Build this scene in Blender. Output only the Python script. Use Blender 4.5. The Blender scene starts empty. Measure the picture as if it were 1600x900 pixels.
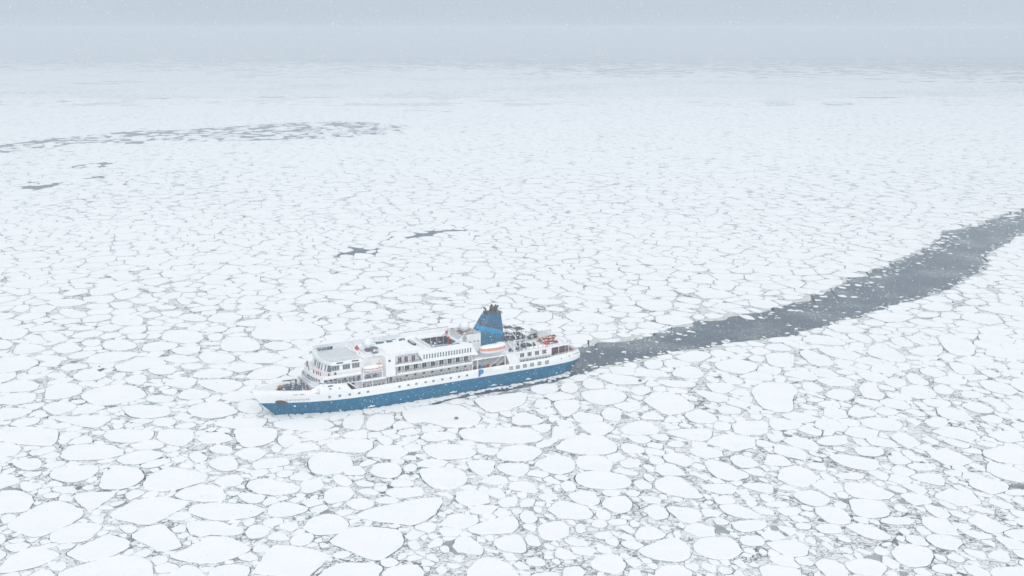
import bpy, bmesh, math, random
import numpy as np
from mathutils import Vector, Matrix
R = math.radians
# ------------------------------------------------------------------ camera
F_PX, HOR, CAM_H = 1720.0, 48.0, 112.0
PITCH = math.atan((450 - HOR) / F_PX)
scene = bpy.context.scene
cam_d = bpy.data.cameras.new('camera'); cam = bpy.data.objects.new('camera', cam_d)
scene.collection.objects.link(cam); scene.camera = cam
cam.location = (0, 0, CAM_H); cam.rotation_euler = (math.pi / 2 - PITCH, 0, 0)
cam_d.sensor_width = 36; cam_d.lens = 36 * F_PX / 1600; cam_d.clip_start = 0.5; cam_d.clip_end = 60000
# ------------------------------------------------------------------ sky, sun, exposure
SUN_EL, SUN_AZ = R(33), R(165)
w = bpy.data.worlds.new('World'); scene.world = w; w.use_nodes = True
nt = w.node_tree; nt.nodes.clear()
N = nt.nodes.new; Lk = nt.links.new
out = N('ShaderNodeOutputWorld'); bg = N('ShaderNodeBackground'); bg2 = N('ShaderNodeBackground'); add = N('ShaderNodeAddShader')
sky = N('ShaderNodeTexSky'); sky.sky_type = 'NISHITA'; sky.sun_disc = False
sky.sun_elevation = SUN_EL; sky.sun_rotation = SUN_AZ; sky.dust_density = 4
bg.inputs['Strength'].default_value = 0.012
Lk(sky.outputs[0], bg.inputs['Color'])
# overcast snow cloud: grey-blue at the horizon, brighter overhead
tc = N('ShaderNodeTexCoord'); sep = N('ShaderNodeSeparateXYZ'); Lk(tc.outputs['Generated'], sep.inputs[0])
ramp = N('ShaderNodeValToRGB'); Lk(sep.outputs['Z'], ramp.inputs[0])
cr = ramp.color_ramp; cr.elements[0].position = 0.0; cr.elements[0].color = (0.535, 0.615, 0.69, 1)
e = cr.elements.new(0.10); e.color = (0.515, 0.61, 0.70, 1)
cr.elements[-1].position = 0.9; cr.elements[-1].color = (0.93, 0.945, 0.955, 1)
nz = N('ShaderNodeTexNoise'); nz.inputs['Scale'].default_value = 2.2; nz.inputs['Detail'].default_value = 3
mp = N('ShaderNodeMapping'); mp.inputs['Scale'].default_value = (1, 1, 3.5); Lk(tc.outputs['Generated'], mp.inputs[0]); Lk(mp.outputs[0], nz.inputs['Vector'])
mr = N('ShaderNodeMapRange'); mr.inputs[1].default_value = 0.3; mr.inputs[2].default_value = 0.7; mr.inputs[3].default_value = 0.97; mr.inputs[4].default_value = 1.05
Lk(nz.outputs[0], mr.inputs[0])
mul = N('ShaderNodeVectorMath'); mul.operation = 'SCALE'; Lk(ramp.outputs[0], mul.inputs[0]); Lk(mr.outputs[0], mul.inputs['Scale'])
Lk(mul.outputs[0], bg2.inputs['Color']); bg2.inputs['Strength'].default_value = 0.95
Lk(bg.outputs[0], add.inputs[0]); Lk(bg2.outputs[0], add.inputs[1]); Lk(add.outputs[0], out.inputs[0])
sd = bpy.data.lights.new('sun', 'SUN'); sun = bpy.data.objects.new('sun', sd); scene.collection.objects.link(sun)
sd.energy = 1.4; sd.angle = R(35); sd.color = (1, 0.985, 0.96)
sun.rotation_euler = Vector((math.sin(SUN_AZ) * math.cos(SUN_EL), math.cos(SUN_AZ) * math.cos(SUN_EL), math.sin(SUN_EL))).to_track_quat('Z', 'Y').to_euler()
scene.view_settings.view_transform = 'Standard'; scene.view_settings.look = 'None'
scene.view_settings.exposure = 0.10; scene.view_settings.gamma = 1
scene.cycles.volume_bounces = 1; scene.cycles.max_bounces = 6
# ------------------------------------------------------------------ helpers
C = scene.collection
def pix2w(X, Y, z=0.0):
    cx, cy = (X - 800) / F_PX, (450 - Y) / F_PX
    d = Vector((cx, math.cos(PITCH) + cy * math.sin(PITCH), -math.sin(PITCH) + cy * math.cos(PITCH)))
    k = (z - CAM_H) / d.z
    return d.x * k, d.y * k
def w2pix(x, y, z=0.0):
    z -= CAM_H
    dd = y * math.cos(PITCH) - z * math.sin(PITCH); uu = y * math.sin(PITCH) + z * math.cos(PITCH)
    return 800 + F_PX * x / dd, 450 - F_PX * uu / dd
def mat(name, col, rough=0.6, metal=0.0, var=0.0, vscale=2.0, bump=0.0, bscale=8.0, spec=0.5, grime=None, snow=0.0):
    m = bpy.data.materials.new(name); m.use_nodes = True; t = m.node_tree; b = t.nodes['Principled BSDF']
    b.inputs['Base Color'].default_value = (*col, 1); b.inputs['Roughness'].default_value = rough
    b.inputs['Metallic'].default_value = metal; b.inputs['Specular IOR Level'].default_value = spec
    co = t.nodes.new('ShaderNodeTexCoord')
    last = None
    if var or grime or snow:
        n = t.nodes.new('ShaderNodeTexNoise'); n.inputs['Scale'].default_value = vscale; n.inputs['Detail'].default_value = 5
        t.links.new(co.outputs['Object'], n.inputs['Vector'])
        mr = t.nodes.new('ShaderNodeMapRange'); mr.inputs[1].default_value = 0.35; mr.inputs[2].default_value = 0.65
        t.links.new(n.outputs[0], mr.inputs[0])
        mx = t.nodes.new('ShaderNodeMix'); mx.data_type = 'RGBA'
        t.links.new(mr.outputs[0], mx.inputs[0])
        c2 = grime if grime else tuple(max(0, c * (1 - var)) for c in col)
        mx.inputs[6].default_value = (*col, 1); mx.inputs[7].default_value = (*c2, 1)
        last = mx.outputs[2]
        if snow:
            n2 = t.nodes.new('ShaderNodeTexNoise'); n2.inputs['Scale'].default_value = 0.9; n2.inputs['Detail'].default_value = 6
            t.links.new(co.outputs['Object'], n2.inputs['Vector'])
            m2 = t.nodes.new('ShaderNodeMapRange'); m2.inputs[1].default_value = 0.62 - snow * 0.3; m2.inputs[2].default_value = 0.70 - snow * 0.3
            t.links.new(n2.outputs[0], m2.inputs[0])
            mx2 = t.nodes.new('ShaderNodeMix'); mx2.data_type = 'RGBA'; mx2.inputs[7].default_value = (0.85, 0.87, 0.9, 1)
            t.links.new(m2.outputs[0], mx2.inputs[0]); t.links.new(last, mx2.inputs[6]); last = mx2.outputs[2]
        t.links.new(last, b.inputs['Base Color'])
    if bump:
        n = t.nodes.new('ShaderNodeTexNoise'); n.inputs['Scale'].default_value = bscale; n.inputs['Detail'].default_value = 4
        t.links.new(co.outputs['Object'], n.inputs['Vector'])
        bp = t.nodes.new('ShaderNodeBump'); bp.inputs['Strength'].default_value = 1; bp.inputs['Distance'].default_value = bump
        t.links.new(n.outputs[0], bp.inputs['Height']); t.links.new(bp.outputs[0], b.inputs['Normal'])
    return m
def tag(o, label=None, cat=None, group=None, kind=None):
    if label: o['label'] = label
    if cat: o['category'] = cat
    if group: o['group'] = group
    if kind: o['kind'] = kind
    return o
def link_mesh(name, verts, faces, mats, parent=None, midx=None, smooth=False):
    me = bpy.data.meshes.new(name); me.from_pydata([tuple(v) for v in verts], [], faces)
    for m in (mats if isinstance(mats, (list, tuple)) else [mats]): me.materials.append(m)
    if midx is not None: me.polygons.foreach_set('material_index', midx)
    if smooth: me.polygons.foreach_set('use_smooth', [True] * len(me.polygons))
    me.update()
    o = bpy.data.objects.new(name, me); C.objects.link(o)
    if parent: o.parent = parent
    return o
class MB:
    def __init__(s): s.v = []; s.f = []; s.m = []
    def add(s, vs, fs, mi=0):
        n = len(s.v); s.v += [tuple(v) for v in vs]; s.f += [tuple(i + n for i in f) for f in fs]; s.m += [mi] * len(fs); return s
    def box(s, x0, x1, y0, y1, z0, z1, mi=0):
        vs = [(x, y, z) for z in (z0, z1) for (x, y) in ((x0, y0), (x1, y0), (x1, y1), (x0, y1))]
        return s.add(vs, [(3, 2, 1, 0), (4, 5, 6, 7), (0, 1, 5, 4), (1, 2, 6, 5), (2, 3, 7, 6), (3, 0, 4, 7)], mi)
    def prism(s, poly, z0, z1, mi=0):      # poly in x,y
        n = len(poly); vs = [(x, y, z0) for x, y in poly] + [(x, y, z1) for x, y in poly]
        return s.add(vs, [tuple(range(n))[::-1], tuple(range(n, 2 * n))] + [(i, (i + 1) % n, n + (i + 1) % n, n + i) for i in range(n)], mi)
    def side(s, poly, y0, y1, mi=0):       # poly in x,z extruded along y
        n = len(poly); vs = [(x, y0, z) for x, z in poly] + [(x, y1, z) for x, z in poly]
        return s.add(vs, [tuple(range(n)), tuple(range(n, 2 * n))[::-1]] + [(i, n + i, n + (i + 1) % n, (i + 1) % n) for i in range(n)], mi)
    def strip(s, path, z0, z1, th=0.08, mi=0, lean=0.0):  # wall following a plan path; lean shifts the top outward
        n = len(path); P = [Vector(p) for p in path]; nr = []
        for i in range(n):
            d = (P[min(i + 1, n - 1)] - P[max(i - 1, 0)]).normalized(); nr.append(Vector((d.y, -d.x)))
        vs = []
        for i in range(n):
            a, b = z0 if not callable(z0) else z0(i), z1 if not callable(z1) else z1(i)
            q = P[i] - nr[i] * th; pt = P[i] + nr[i] * lean; qt = q + nr[i] * lean
            vs += [(P[i].x, P[i].y, a), (pt.x, pt.y, b), (qt.x, qt.y, b), (q.x, q.y, a)]
        fs = []
        for i in range(n - 1):
            k = 4 * i
            for j in range(4): fs.append((k + j, k + 4 + j, k + 4 + (j + 1) % 4, k + (j + 1) % 4))
        fs += [(3, 2, 1, 0), (4 * n - 4, 4 * n - 3, 4 * n - 2, 4 * n - 1)]
        return s.add(vs, fs, mi)
    def tube(s, a, b, r=0.05, n=6, mi=0, r2=None):
        a, b = Vector(a), Vector(b); d = (b - a).normalized(); r2 = r if r2 is None else r2
        u = d.orthogonal().normalized(); v = d.cross(u); vs = []
        for p, rr in ((a, r), (b, r2)):
            for i in range(n):
                t = 2 * math.pi * i / n; vs.append(p + u * math.cos(t) * rr + v * math.sin(t) * rr)
        return s.add(vs, [(i, (i + 1) % n, n + (i + 1) % n, n + i) for i in range(n)] + [tuple(range(n))[::-1], tuple(range(n, 2 * n))], mi)
    def path(s, pts, r=0.05, n=6, mi=0):
        for a, b in zip(pts, pts[1:]): s.tube(a, b, r, n, mi)
        return s
    def sphere(s, c, r, n=20, m=12, sz=1.0, mi=0):
        vs = []; fs = []
        for j in range(m + 1):
            t = math.pi * j / m
            for i in range(n):
                p = 2 * math.pi * i / n; vs.append((c[0] + r * math.sin(t) * math.cos(p), c[1] + r * math.sin(t) * math.sin(p), c[2] + r * sz * math.cos(t)))
        for j in range(m):
            for i in range(n): fs.append((j * n + i, (j + 1) * n + i, (j + 1) * n + (i + 1) % n, j * n + (i + 1) % n))
        return s.add(vs, fs, mi)
    def build(s, name, m, parent=None, smooth=False):
        return link_mesh(name, s.v, s.f, m, parent, s.m, smooth)
def empty(name, loc, rz=0.0, matrix=None):
    o = bpy.data.objects.new(name, None); C.objects.link(o); o.location = loc; o.rotation_euler = (0, 0, rz); o.empty_display_size = 0.5
    return o
def interp(x, tab): return float(np.interp(x, [t[0] for t in tab], [t[1] for t in tab]))
def copy_tree(o, parent=None):
    c = o.copy(); C.objects.link(c)
    if parent: c.parent = parent
    for ch in list(o.children): copy_tree(ch, c)
    return c
# ================================================================== SEA, ICE SHEET, CHANNEL
def ice_sheet_mat():
    m = bpy.data.materials.new('brash ice'); m.use_nodes = True; t = m.node_tree; b = t.nodes['Principled BSDF']
    n = t.nodes.new; l = t.links.new
    co = n('ShaderNodeTexCoord')
    def noise(scale, detail=3, src=None):
        a = n('ShaderNodeTexNoise'); a.inputs['Scale'].default_value = scale; a.inputs['Detail'].default_value = detail
        l(src or co.outputs['Object'], a.inputs['Vector']); return a
    def mrange(src, a, bb, c, d):
        k = n('ShaderNodeMapRange'); k.inputs[1].default_value = a; k.inputs[2].default_value = bb; k.inputs[3].default_value = c; k.inputs[4].default_value = d
        l(src, k.inputs[0]); return k.outputs[0]
    def math_(op, a, c):
        k = n('ShaderNodeMath'); k.operation = op
        for i, s in enumerate((a, c)):
            if isinstance(s, (int, float)): k.inputs[i].default_value = s
            else: l(s, k.inputs[i])
        return k.outputs[0]
    wn = noise(0.35, 4)
    sub = n('ShaderNodeVectorMath'); sub.operation = 'SUBTRACT'; l(wn.outputs[1], sub.inputs[0]); sub.inputs[1].default_value = (.5, .5, .5)
    sc = n('ShaderNodeVectorMath'); sc.operation = 'SCALE'; l(sub.outputs[0], sc.inputs[0]); sc.inputs['Scale'].default_value = 2.6
    ad = n('ShaderNodeVectorMath'); ad.operation = 'ADD'; l(co.outputs['Object'], ad.inputs[0]); l(sc.outputs[0], ad.inputs[1])
    wn3 = noise(1.4, 3); sub3 = n('ShaderNodeVectorMath'); sub3.operation = 'SUBTRACT'; l(wn3.outputs[1], sub3.inputs[0]); sub3.inputs[1].default_value = (.5, .5, .5)
    sc3 = n('ShaderNodeVectorMath'); sc3.operation = 'SCALE'; l(sub3.outputs[0], sc3.inputs[0]); sc3.inputs['Scale'].default_value = 0.9
    ad0 = ad; ad = n('ShaderNodeVectorMath'); ad.operation = 'ADD'; l(ad0.outputs[0], ad.inputs[0]); l(sc3.outputs[0], ad.inputs[1])
    rot = n('ShaderNodeMapping'); rot.inputs['Rotation'].default_value = (0, 0, R(65)); rot.inputs['Scale'].default_value = (0.72, 1.15, 1); l(ad.outputs[0], rot.inputs[0])
    dark = None
    patch = noise(0.045, 4); pm = mrange(patch.outputs[0], 0.42, 0.64, 0.0, 1.0)
    for scale, wd, amt in ((0.26, 0.022, 1.0), (0.66, 0.028, 1.0), (1.5, 0.03, 0.2)):
        v = n('ShaderNodeTexVoronoi'); v.feature = 'DISTANCE_TO_EDGE'; v.inputs['Scale'].default_value = scale; l(rot.outputs[0], v.inputs['Vector'])
        k = n('ShaderNodeMapRange'); k.interpolation_type = 'SMOOTHSTEP'; k.inputs[1].default_value = 0.006; k.inputs[3].default_value = amt; k.inputs[4].default_value = 0
        wn2 = noise(scale * 0.5, 2); l(math_('MULTIPLY', mrange(wn2.outputs[0], 0.35, 0.68, 0.004, wd * 2.8), mrange(pm, 0, 1, 0.8, 1.7)), k.inputs[2])
        l(v.outputs['Distance'], k.inputs[0])
        dark = k.outputs[0] if dark is None else math_('MAXIMUM', dark, k.outputs[0])
    cell = n('ShaderNodeTexVoronoi'); cell.inputs['Scale'].default_value = 0.85; l(rot.outputs[0], cell.inputs['Vector'])
    sp = n('ShaderNodeSeparateColor'); l(cell.outputs['Color'], sp.inputs[0])
    c1 = n('ShaderNodeMix'); c1.data_type = 'RGBA'; l(sp.outputs[0], c1.inputs[0]); c1.inputs[6].default_value = (0.83, 0.85, 0.865, 1); c1.inputs[7].default_value = (0.87, 0.885, 0.895, 1)
    # wetter, darker slush in some cells where the pack is loose
    wet = math_('MULTIPLY', mrange(sp.outputs[1], 0.62, 0.85, 0, 0.22), pm)
    c2 = n('ShaderNodeMix'); c2.data_type = 'RGBA'; l(wet, c2.inputs[0]); l(c1.outputs[2], c2.inputs[6]); c2.inputs[7].default_value = (0.25, 0.34, 0.40, 1)
    dk = math_('MULTIPLY', dark, mrange(pm, 0, 1, 0.6, 1.0))
    c3 = n('ShaderNodeMix'); c3.data_type = 'RGBA'; l(dk, c3.inputs[0]); l(c2.outputs[2], c3.inputs[6]); c3.inputs[7].default_value = (0.035, 0.065, 0.09, 1)
    # far out the floes themselves are part of the sheet
    fm = n('ShaderNodeMapping'); fm.inputs['Scale'].default_value = (0.055, 0.06, 0.06); l(ad.outputs[0], fm.inputs[0])
    fv = n('ShaderNodeTexVoronoi'); fv.feature = 'DISTANCE_TO_EDGE'; fv.inputs['Scale'].default_value = 1.0; l(fm.outputs[0], fv.inputs['Vector'])
    sp3 = n('ShaderNodeSeparateXYZ'); l(co.outputs['Object'], sp3.inputs[0])
    lead = noise(0.0035, 5); thr = mrange(lead.outputs[0], 0.5, 0.72, 0.05, 0.3)
    inside = n('ShaderNodeMath'); inside.operation = 'GREATER_THAN'; l(fv.outputs['Distance'], inside.inputs[0]); l(thr, inside.inputs[1])
    far = math_('MULTIPLY', inside.outputs[0], mrange(sp3.outputs[1], 1750, 1900, 0, 1))
    c4 = n('ShaderNodeMix'); c4.data_type = 'RGBA'; l(far, c4.inputs[0]); l(c3.outputs[2], c4.inputs[6]); c4.inputs[7].default_value = (0.87, 0.88, 0.89, 1)
    # the pack opens up with distance until only water is left
    gc = n('ShaderNodeTexVoronoi'); gc.inputs['Scale'].default_value = 0.034; l(co.outputs['Object'], gc.inputs['Vector']); gs = n('ShaderNodeSeparateColor'); l(gc.outputs['Color'], gs.inputs[0])
    bn = noise(0.0009, 2); dist = n('ShaderNodeMath'); dist.operation = 'MULTIPLY_ADD'; l(sp3.outputs[0], dist.inputs[0]); dist.inputs[1].default_value = 0.35; l(sp3.outputs[1], dist.inputs[2])
    th = math_('ADD', mrange(dist.outputs[0], 2300, 4300, 0.0, 1.0), mrange(bn.outputs[0], 0.3, 0.7, -0.40, -0.02))
    op = n('ShaderNodeMath'); op.operation = 'LESS_THAN'; l(gs.outputs[0], op.inputs[0]); l(th, op.inputs[1])
    c5 = n('ShaderNodeMix'); c5.data_type = 'RGBA'; l(op.outputs[0], c5.inputs[0]); l(c4.outputs[2], c5.inputs[6]); c5.inputs[7].default_value = (0.06, 0.09, 0.13, 1)
    l(c5.outputs[2], b.inputs['Base Color']); b.inputs['Roughness'].default_value = 0.7; b.inputs['Specular IOR Level'].default_value = 0.2
    bp = n('ShaderNodeBump'); bp.inputs['Distance'].default_value = 0.12; bp.invert = True; l(dark, bp.inputs['Height']); l(bp.outputs[0], b.inputs['Normal'])
    return m
def water_mat(name, flecks):
    m = bpy.data.materials.new(name); m.use_nodes = True; t = m.node_tree; b = t.nodes['Principled BSDF']; n = t.nodes.new; l = t.links.new
    co = n('ShaderNodeTexCoord'); b.inputs['Roughness'].default_value = 0.28
    b.inputs['Base Color'].default_value = (0.024, 0.046, 0.078, 1); b.inputs['IOR'].default_value = 1.33
    nz = n('ShaderNodeTexNoise'); nz.inputs['Scale'].default_value = 1.3; nz.inputs['Detail'].default_value = 5; l(co.outputs['Object'], nz.inputs['Vector'])
    bp = n('ShaderNodeBump'); bp.inputs['Distance'].default_value = 0.16; l(nz.outputs[0], bp.inputs['Height']); l(bp.outputs[0], b.inputs['Normal'])
    if flecks:
        v = n('ShaderNodeTexVoronoi'); v.inputs['Scale'].default_value = 1.5; l(co.outputs['Object'], v.inputs['Vector'])
        sp = n('ShaderNodeSeparateColor'); l(v.outputs['Color'], sp.inputs[0])
        big = n('ShaderNodeTexNoise'); big.inputs['Scale'].default_value = 0.05; big.inputs['Detail'].default_value = 4; l(co.outputs['Object'], big.inputs['Vector'])
        k = n('ShaderNodeMapRange'); k.inputs[1].default_value = 0.35; k.inputs[2].default_value = 0.7; k.inputs[3].default_value = 0.16; k.inputs[4].default_value = 0.48; l(big.outputs[0], k.inputs[0])
        mm = n('ShaderNodeMath'); mm.operation = 'MULTIPLY'; l(k.outputs[0], mm.inputs[0]); l(sp.outputs[0], mm.inputs[1])
        g = n('ShaderNodeMath'); g.operation = 'LESS_THAN'; l(v.outputs['Distance'], g.inputs[0]); l(mm.outputs[0], g.inputs[1])
        slush = n('ShaderNodeMapRange'); slush.inputs[1].default_value = 0.5; slush.inputs[2].default_value = 0.68; slush.inputs[3].default_value = 0; slush.inputs[4].default_value = 0.5; l(big.outputs[0], slush.inputs[0])
        c0 = n('ShaderNodeMix'); c0.data_type = 'RGBA'; l(slush.outputs[0], c0.inputs[0]); c0.inputs[6].default_value = (0.024, 0.046, 0.078, 1); c0.inputs[7].default_value = (0.22, 0.25, 0.26, 1)
        c = n('ShaderNodeMix'); c.data_type = 'RGBA'; l(g.outputs[0], c.inputs[0]); l(c0.outputs[2], c.inputs[6]); c.inputs[7].default_value = (0.62, 0.65, 0.66, 1)
        l(c.outputs[2], b.inputs['Base Color'])
    return m
M_BRASH = ice_sheet_mat(); M_SEA = water_mat('sea water', False); M_CHAN = water_mat('channel water', True)
M_SNOW = mat('floe snow', (0.88, 0.89, 0.90), 0.85, var=0.035, vscale=0.10, bump=0.10, bscale=0.35, spec=0.1)
M_EDGE = mat('floe edge', (0.74, 0.80, 0.84), 0.7, spec=0.2)
M_SLUSH = mat('shore slush', (0.50, 0.50, 0.47), 0.7, grime=(0.70, 0.70, 0.68), vscale=0.5, bump=0.1, bscale=1.0, spec=0.2)
ins = 30000
o = link_mesh('sea', [(-ins, -500, -0.05), (ins, -500, -0.05), (ins, 45000, -0.05), (-ins, 45000, -0.05)], [(0, 1, 2, 3)], M_SEA); tag(o, kind='structure')
# pack-ice sheet ends at an irregular far edge (open water beyond it)
rnd = random.Random(5)
edge = []
for X in range(-500, 2101, 9):
    Y = 89 + rnd.uniform(-.8, .8)
    edge.append(pix2w(X, Y))
vs = []; fs = []
for i, (x, y) in enumerate(edge):
    xn = -600 + 1200 * i / (len(edge) - 1); vs += [(xn, -300, 0), (x, y, 0)]
for i in range(len(edge) - 1): fs.append((2 * i, 2 * i + 2, 2 * i + 3, 2 * i + 1))
tag(link_mesh('pack_ice', vs, fs, M_BRASH), kind='structure')

def densify(poly, step):
    out = []
    n = len(poly)
    for i in range(n):
        a, b = poly[i], poly[(i + 1) % n]; d = math.dist(a, b); k = max(1, int(d / step))
        for j in range(k): out.append((a[0] + (b[0] - a[0]) * j / k, a[1] + (b[1] - a[1]) * j / k))
    return out
from mathutils import noise as mn
def ragged(poly, step, amp, freq=0.08):
    P = densify(poly, step); n = len(P); out = []
    for i, (x, y) in enumerate(P):
        a, b = P[i - 1], P[(i + 1) % n]; dx, dy = b[0] - a[0], b[1] - a[1]; L = math.hypot(dx, dy) or 1
        k = (mn.noise(Vector((x * freq, y * freq, 3.1))) * 1.4 + mn.noise(Vector((x * freq * 3.3, y * freq * 3.3, 7))) * 0.8 + mn.noise(Vector((x * freq * 9, y * freq * 9, 1))) * 0.35) * amp
        out.append((x + dy / L * k, y - dx / L * k))
    return out
UP = [(893, 548), (915, 543), (940, 535.5), (1007, 529), (1060, 513), (1100, 503), (1151, 495), (1196, 486), (1264, 466), (1313, 446), (1359, 427), (1393, 411), (1450, 388), (1478, 362), (1529, 349), (1600, 327), (1700, 296), (1900, 262)]
LO = [(1900, 282), (1700, 322), (1600, 364), (1540, 399), (1535, 420), (1502, 444), (1453, 463), (1397, 476), (1340, 497), (1283, 510), (1242, 524), (1178, 532), (1113, 541), (1075, 547), (1000, 563), (955, 571), (905, 583), (880, 589)]
CHAN_PX = UP + LO
def flat_poly(name, poly, z, m):
    bm = bmesh.new(); f = bm.faces.new([bm.verts.new((x, y, z)) for x, y in poly]); bmesh.ops.triangulate(bm, faces=[f])
    for f in bm.faces:
        if f.normal.z < 0: f.normal_flip()
    me = bpy.data.meshes.new(name); bm.to_mesh(me); bm.free(); me.materials.append(m)
    o = bpy.data.objects.new(name, me); C.objects.link(o); return o
def resample(line, n):
    L = [0.0]
    for a, b in zip(line, line[1:]): L.append(L[-1] + math.dist(a, b))
    return [(float(np.interp(L[-1] * i / (n - 1), L, [q[0] for q in line])), float(np.interp(L[-1] * i / (n - 1), L, [q[1] for q in line]))) for i in range(n)]
def jag(line, amp, fr=0.08):
    out = []
    for i, (x, y) in enumerate(line):
        a, b = line[max(0, i - 1)], line[min(len(line) - 1, i + 1)]; dx, dy = b[0] - a[0], b[1] - a[1]; L = math.hypot(dx, dy) or 1
        k = (mn.noise(Vector((x * fr, y * fr, 3.1))) * 1.4 + mn.noise(Vector((x * fr * 3.3, y * fr * 3.3, 7))) * .8 + mn.noise(Vector((x * fr * 9, y * fr * 9, 1))) * .35) * amp
        out.append((x + dy / L * k, y - dx / L * k))
    return out
def strip_mesh(name, U, L, z, m, nx=6):
    V = []; F_ = []
    for u, l in zip(U, L):
        for j in range(nx + 1): V.append((u[0] + (l[0] - u[0]) * j / nx, u[1] + (l[1] - u[1]) * j / nx, z))
    for i in range(len(U) - 1):
        for j in range(nx): k = i * (nx + 1) + j; F_.append((k, k + 1, k + nx + 2, k + nx + 1))
    return link_mesh(name, V, F_, m)
NU = 620
LOR = LO[::-1]
CU = jag(resample([pix2w(*q) for q in UP], NU), 3.0); CL_ = jag(resample([pix2w(*q) for q in LOR], NU), 1.8)
CHAN = CU + CL_[::-1]
# grey-beige slush rim of the channel, then the dark water a few millimetres above it
tag(strip_mesh('channel_slush', jag(resample([pix2w(x, y - 5) for x, y in UP], NU), 3.4, .11), jag(resample([pix2w(x + 4, y + 4.5) for x, y in LOR], NU), 2.2, .11), 0.006, M_SLUSH), kind='structure')
tag(strip_mesh('channel_water', CU, CL_, 0.012, M_CHAN), kind='structure')
WAKE = ragged([pix2w(*p) for p in [(906, 583), (880, 593), (850, 600), (800, 609), (752, 617), (715, 623), (684, 628), (676, 633), (700, 626), (745, 610), (800, 603), (860, 592), (895, 578)]], 1.0, 0.7, 0.2)
tag(flat_poly('wake_water', WAKE, 0.018, M_CHAN), kind='structure')
PATCH_PX = [
 [(100,262),(130,257),(160,253),(180,255),(165,262),(135,265)], [(20,293),(40,284),(75,283),(55,290),(100,283),(95,291),(50,298)],
 [(110,278),(150,276),(172,272),(160,280),(130,283)], [(165,284),(195,283),(240,272),(215,280),(195,290)],
 [(355,239),(385,237),(393,239),(370,242)], [(485,404),(525,400),(533,388),(560,384),(580,389),(612,387),(590,398),(550,401)],
 [(495,432),(515,430),(528,424),(520,436),(500,438)],
 [(605,371),(650,364),(680,360),(745,359),(700,368),(650,374)], [(370,273),(380,271),(384,275),(374,277)],
 [(420,384),(436,381),(430,388)], [(120,312),(135,309),(142,312),(128,315)],
 [(140,572),(148,570),(176,574),(172,582),(150,580)], [(428,649),(452,646.5),(500,642),(522,640),(500,646),(462,650)]]
r2 = random.Random(11)
for band_y0, band_y1, x0, x1, cnt in ((170, 182, 560, 760, 4), (150, 160, 0, 500, 5), (120, 135, 0, 400, 5), (141, 166, 1250, 1600, 6)):
    for _ in range(cnt):
        X = r2.uniform(x0, x1); f = (X - x0) / (x1 - x0); Y = band_y1 + (band_y0 - band_y1) * f + r2.gauss(0, (band_y1 - band_y0) * 0.16)
        L = r2.uniform(12, 42); h = r2.uniform(0.7, 1.5) * (Y / 210)
        PATCH_PX.append([(X - L, Y + h * .3), (X - L * .4, Y - h), (X + L * .2, Y - h * .5), (X + L * .7, Y - h), (X + L, Y), (X + L * .3, Y + h), (X - L * .3, Y + h * .5)])
PATCH = [ragged([pix2w(*p) for p in q], 2.5, 1.2, 0.11) for q in PATCH_PX]
BAND_PX = [[(-30,243),(60,233),(140,224),(210,226),(260,219),(330,222),(420,219),(520,217),(630,207),(640,197),(560,190),(470,190),(400,195),(300,202),(200,205),(130,212),(60,219),(-30,231)]]
BAND = [ragged([pix2w(*p) for p in q], 4, 5, 0.03) for q in BAND_PX]
mbp = MB()
for k, q in enumerate(PATCH):
    if len(q) > 2: mbp.add([(x, y, 0.012 + 0.004 * (k % 9)) for x, y in q], [tuple(range(len(q)))])
for q in BAND: mbp.add([(x, y, 0.010) for x, y in q], [tuple(range(len(q)))])
tag(mbp.build('open_water', M_SEA), kind='structure')
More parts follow.
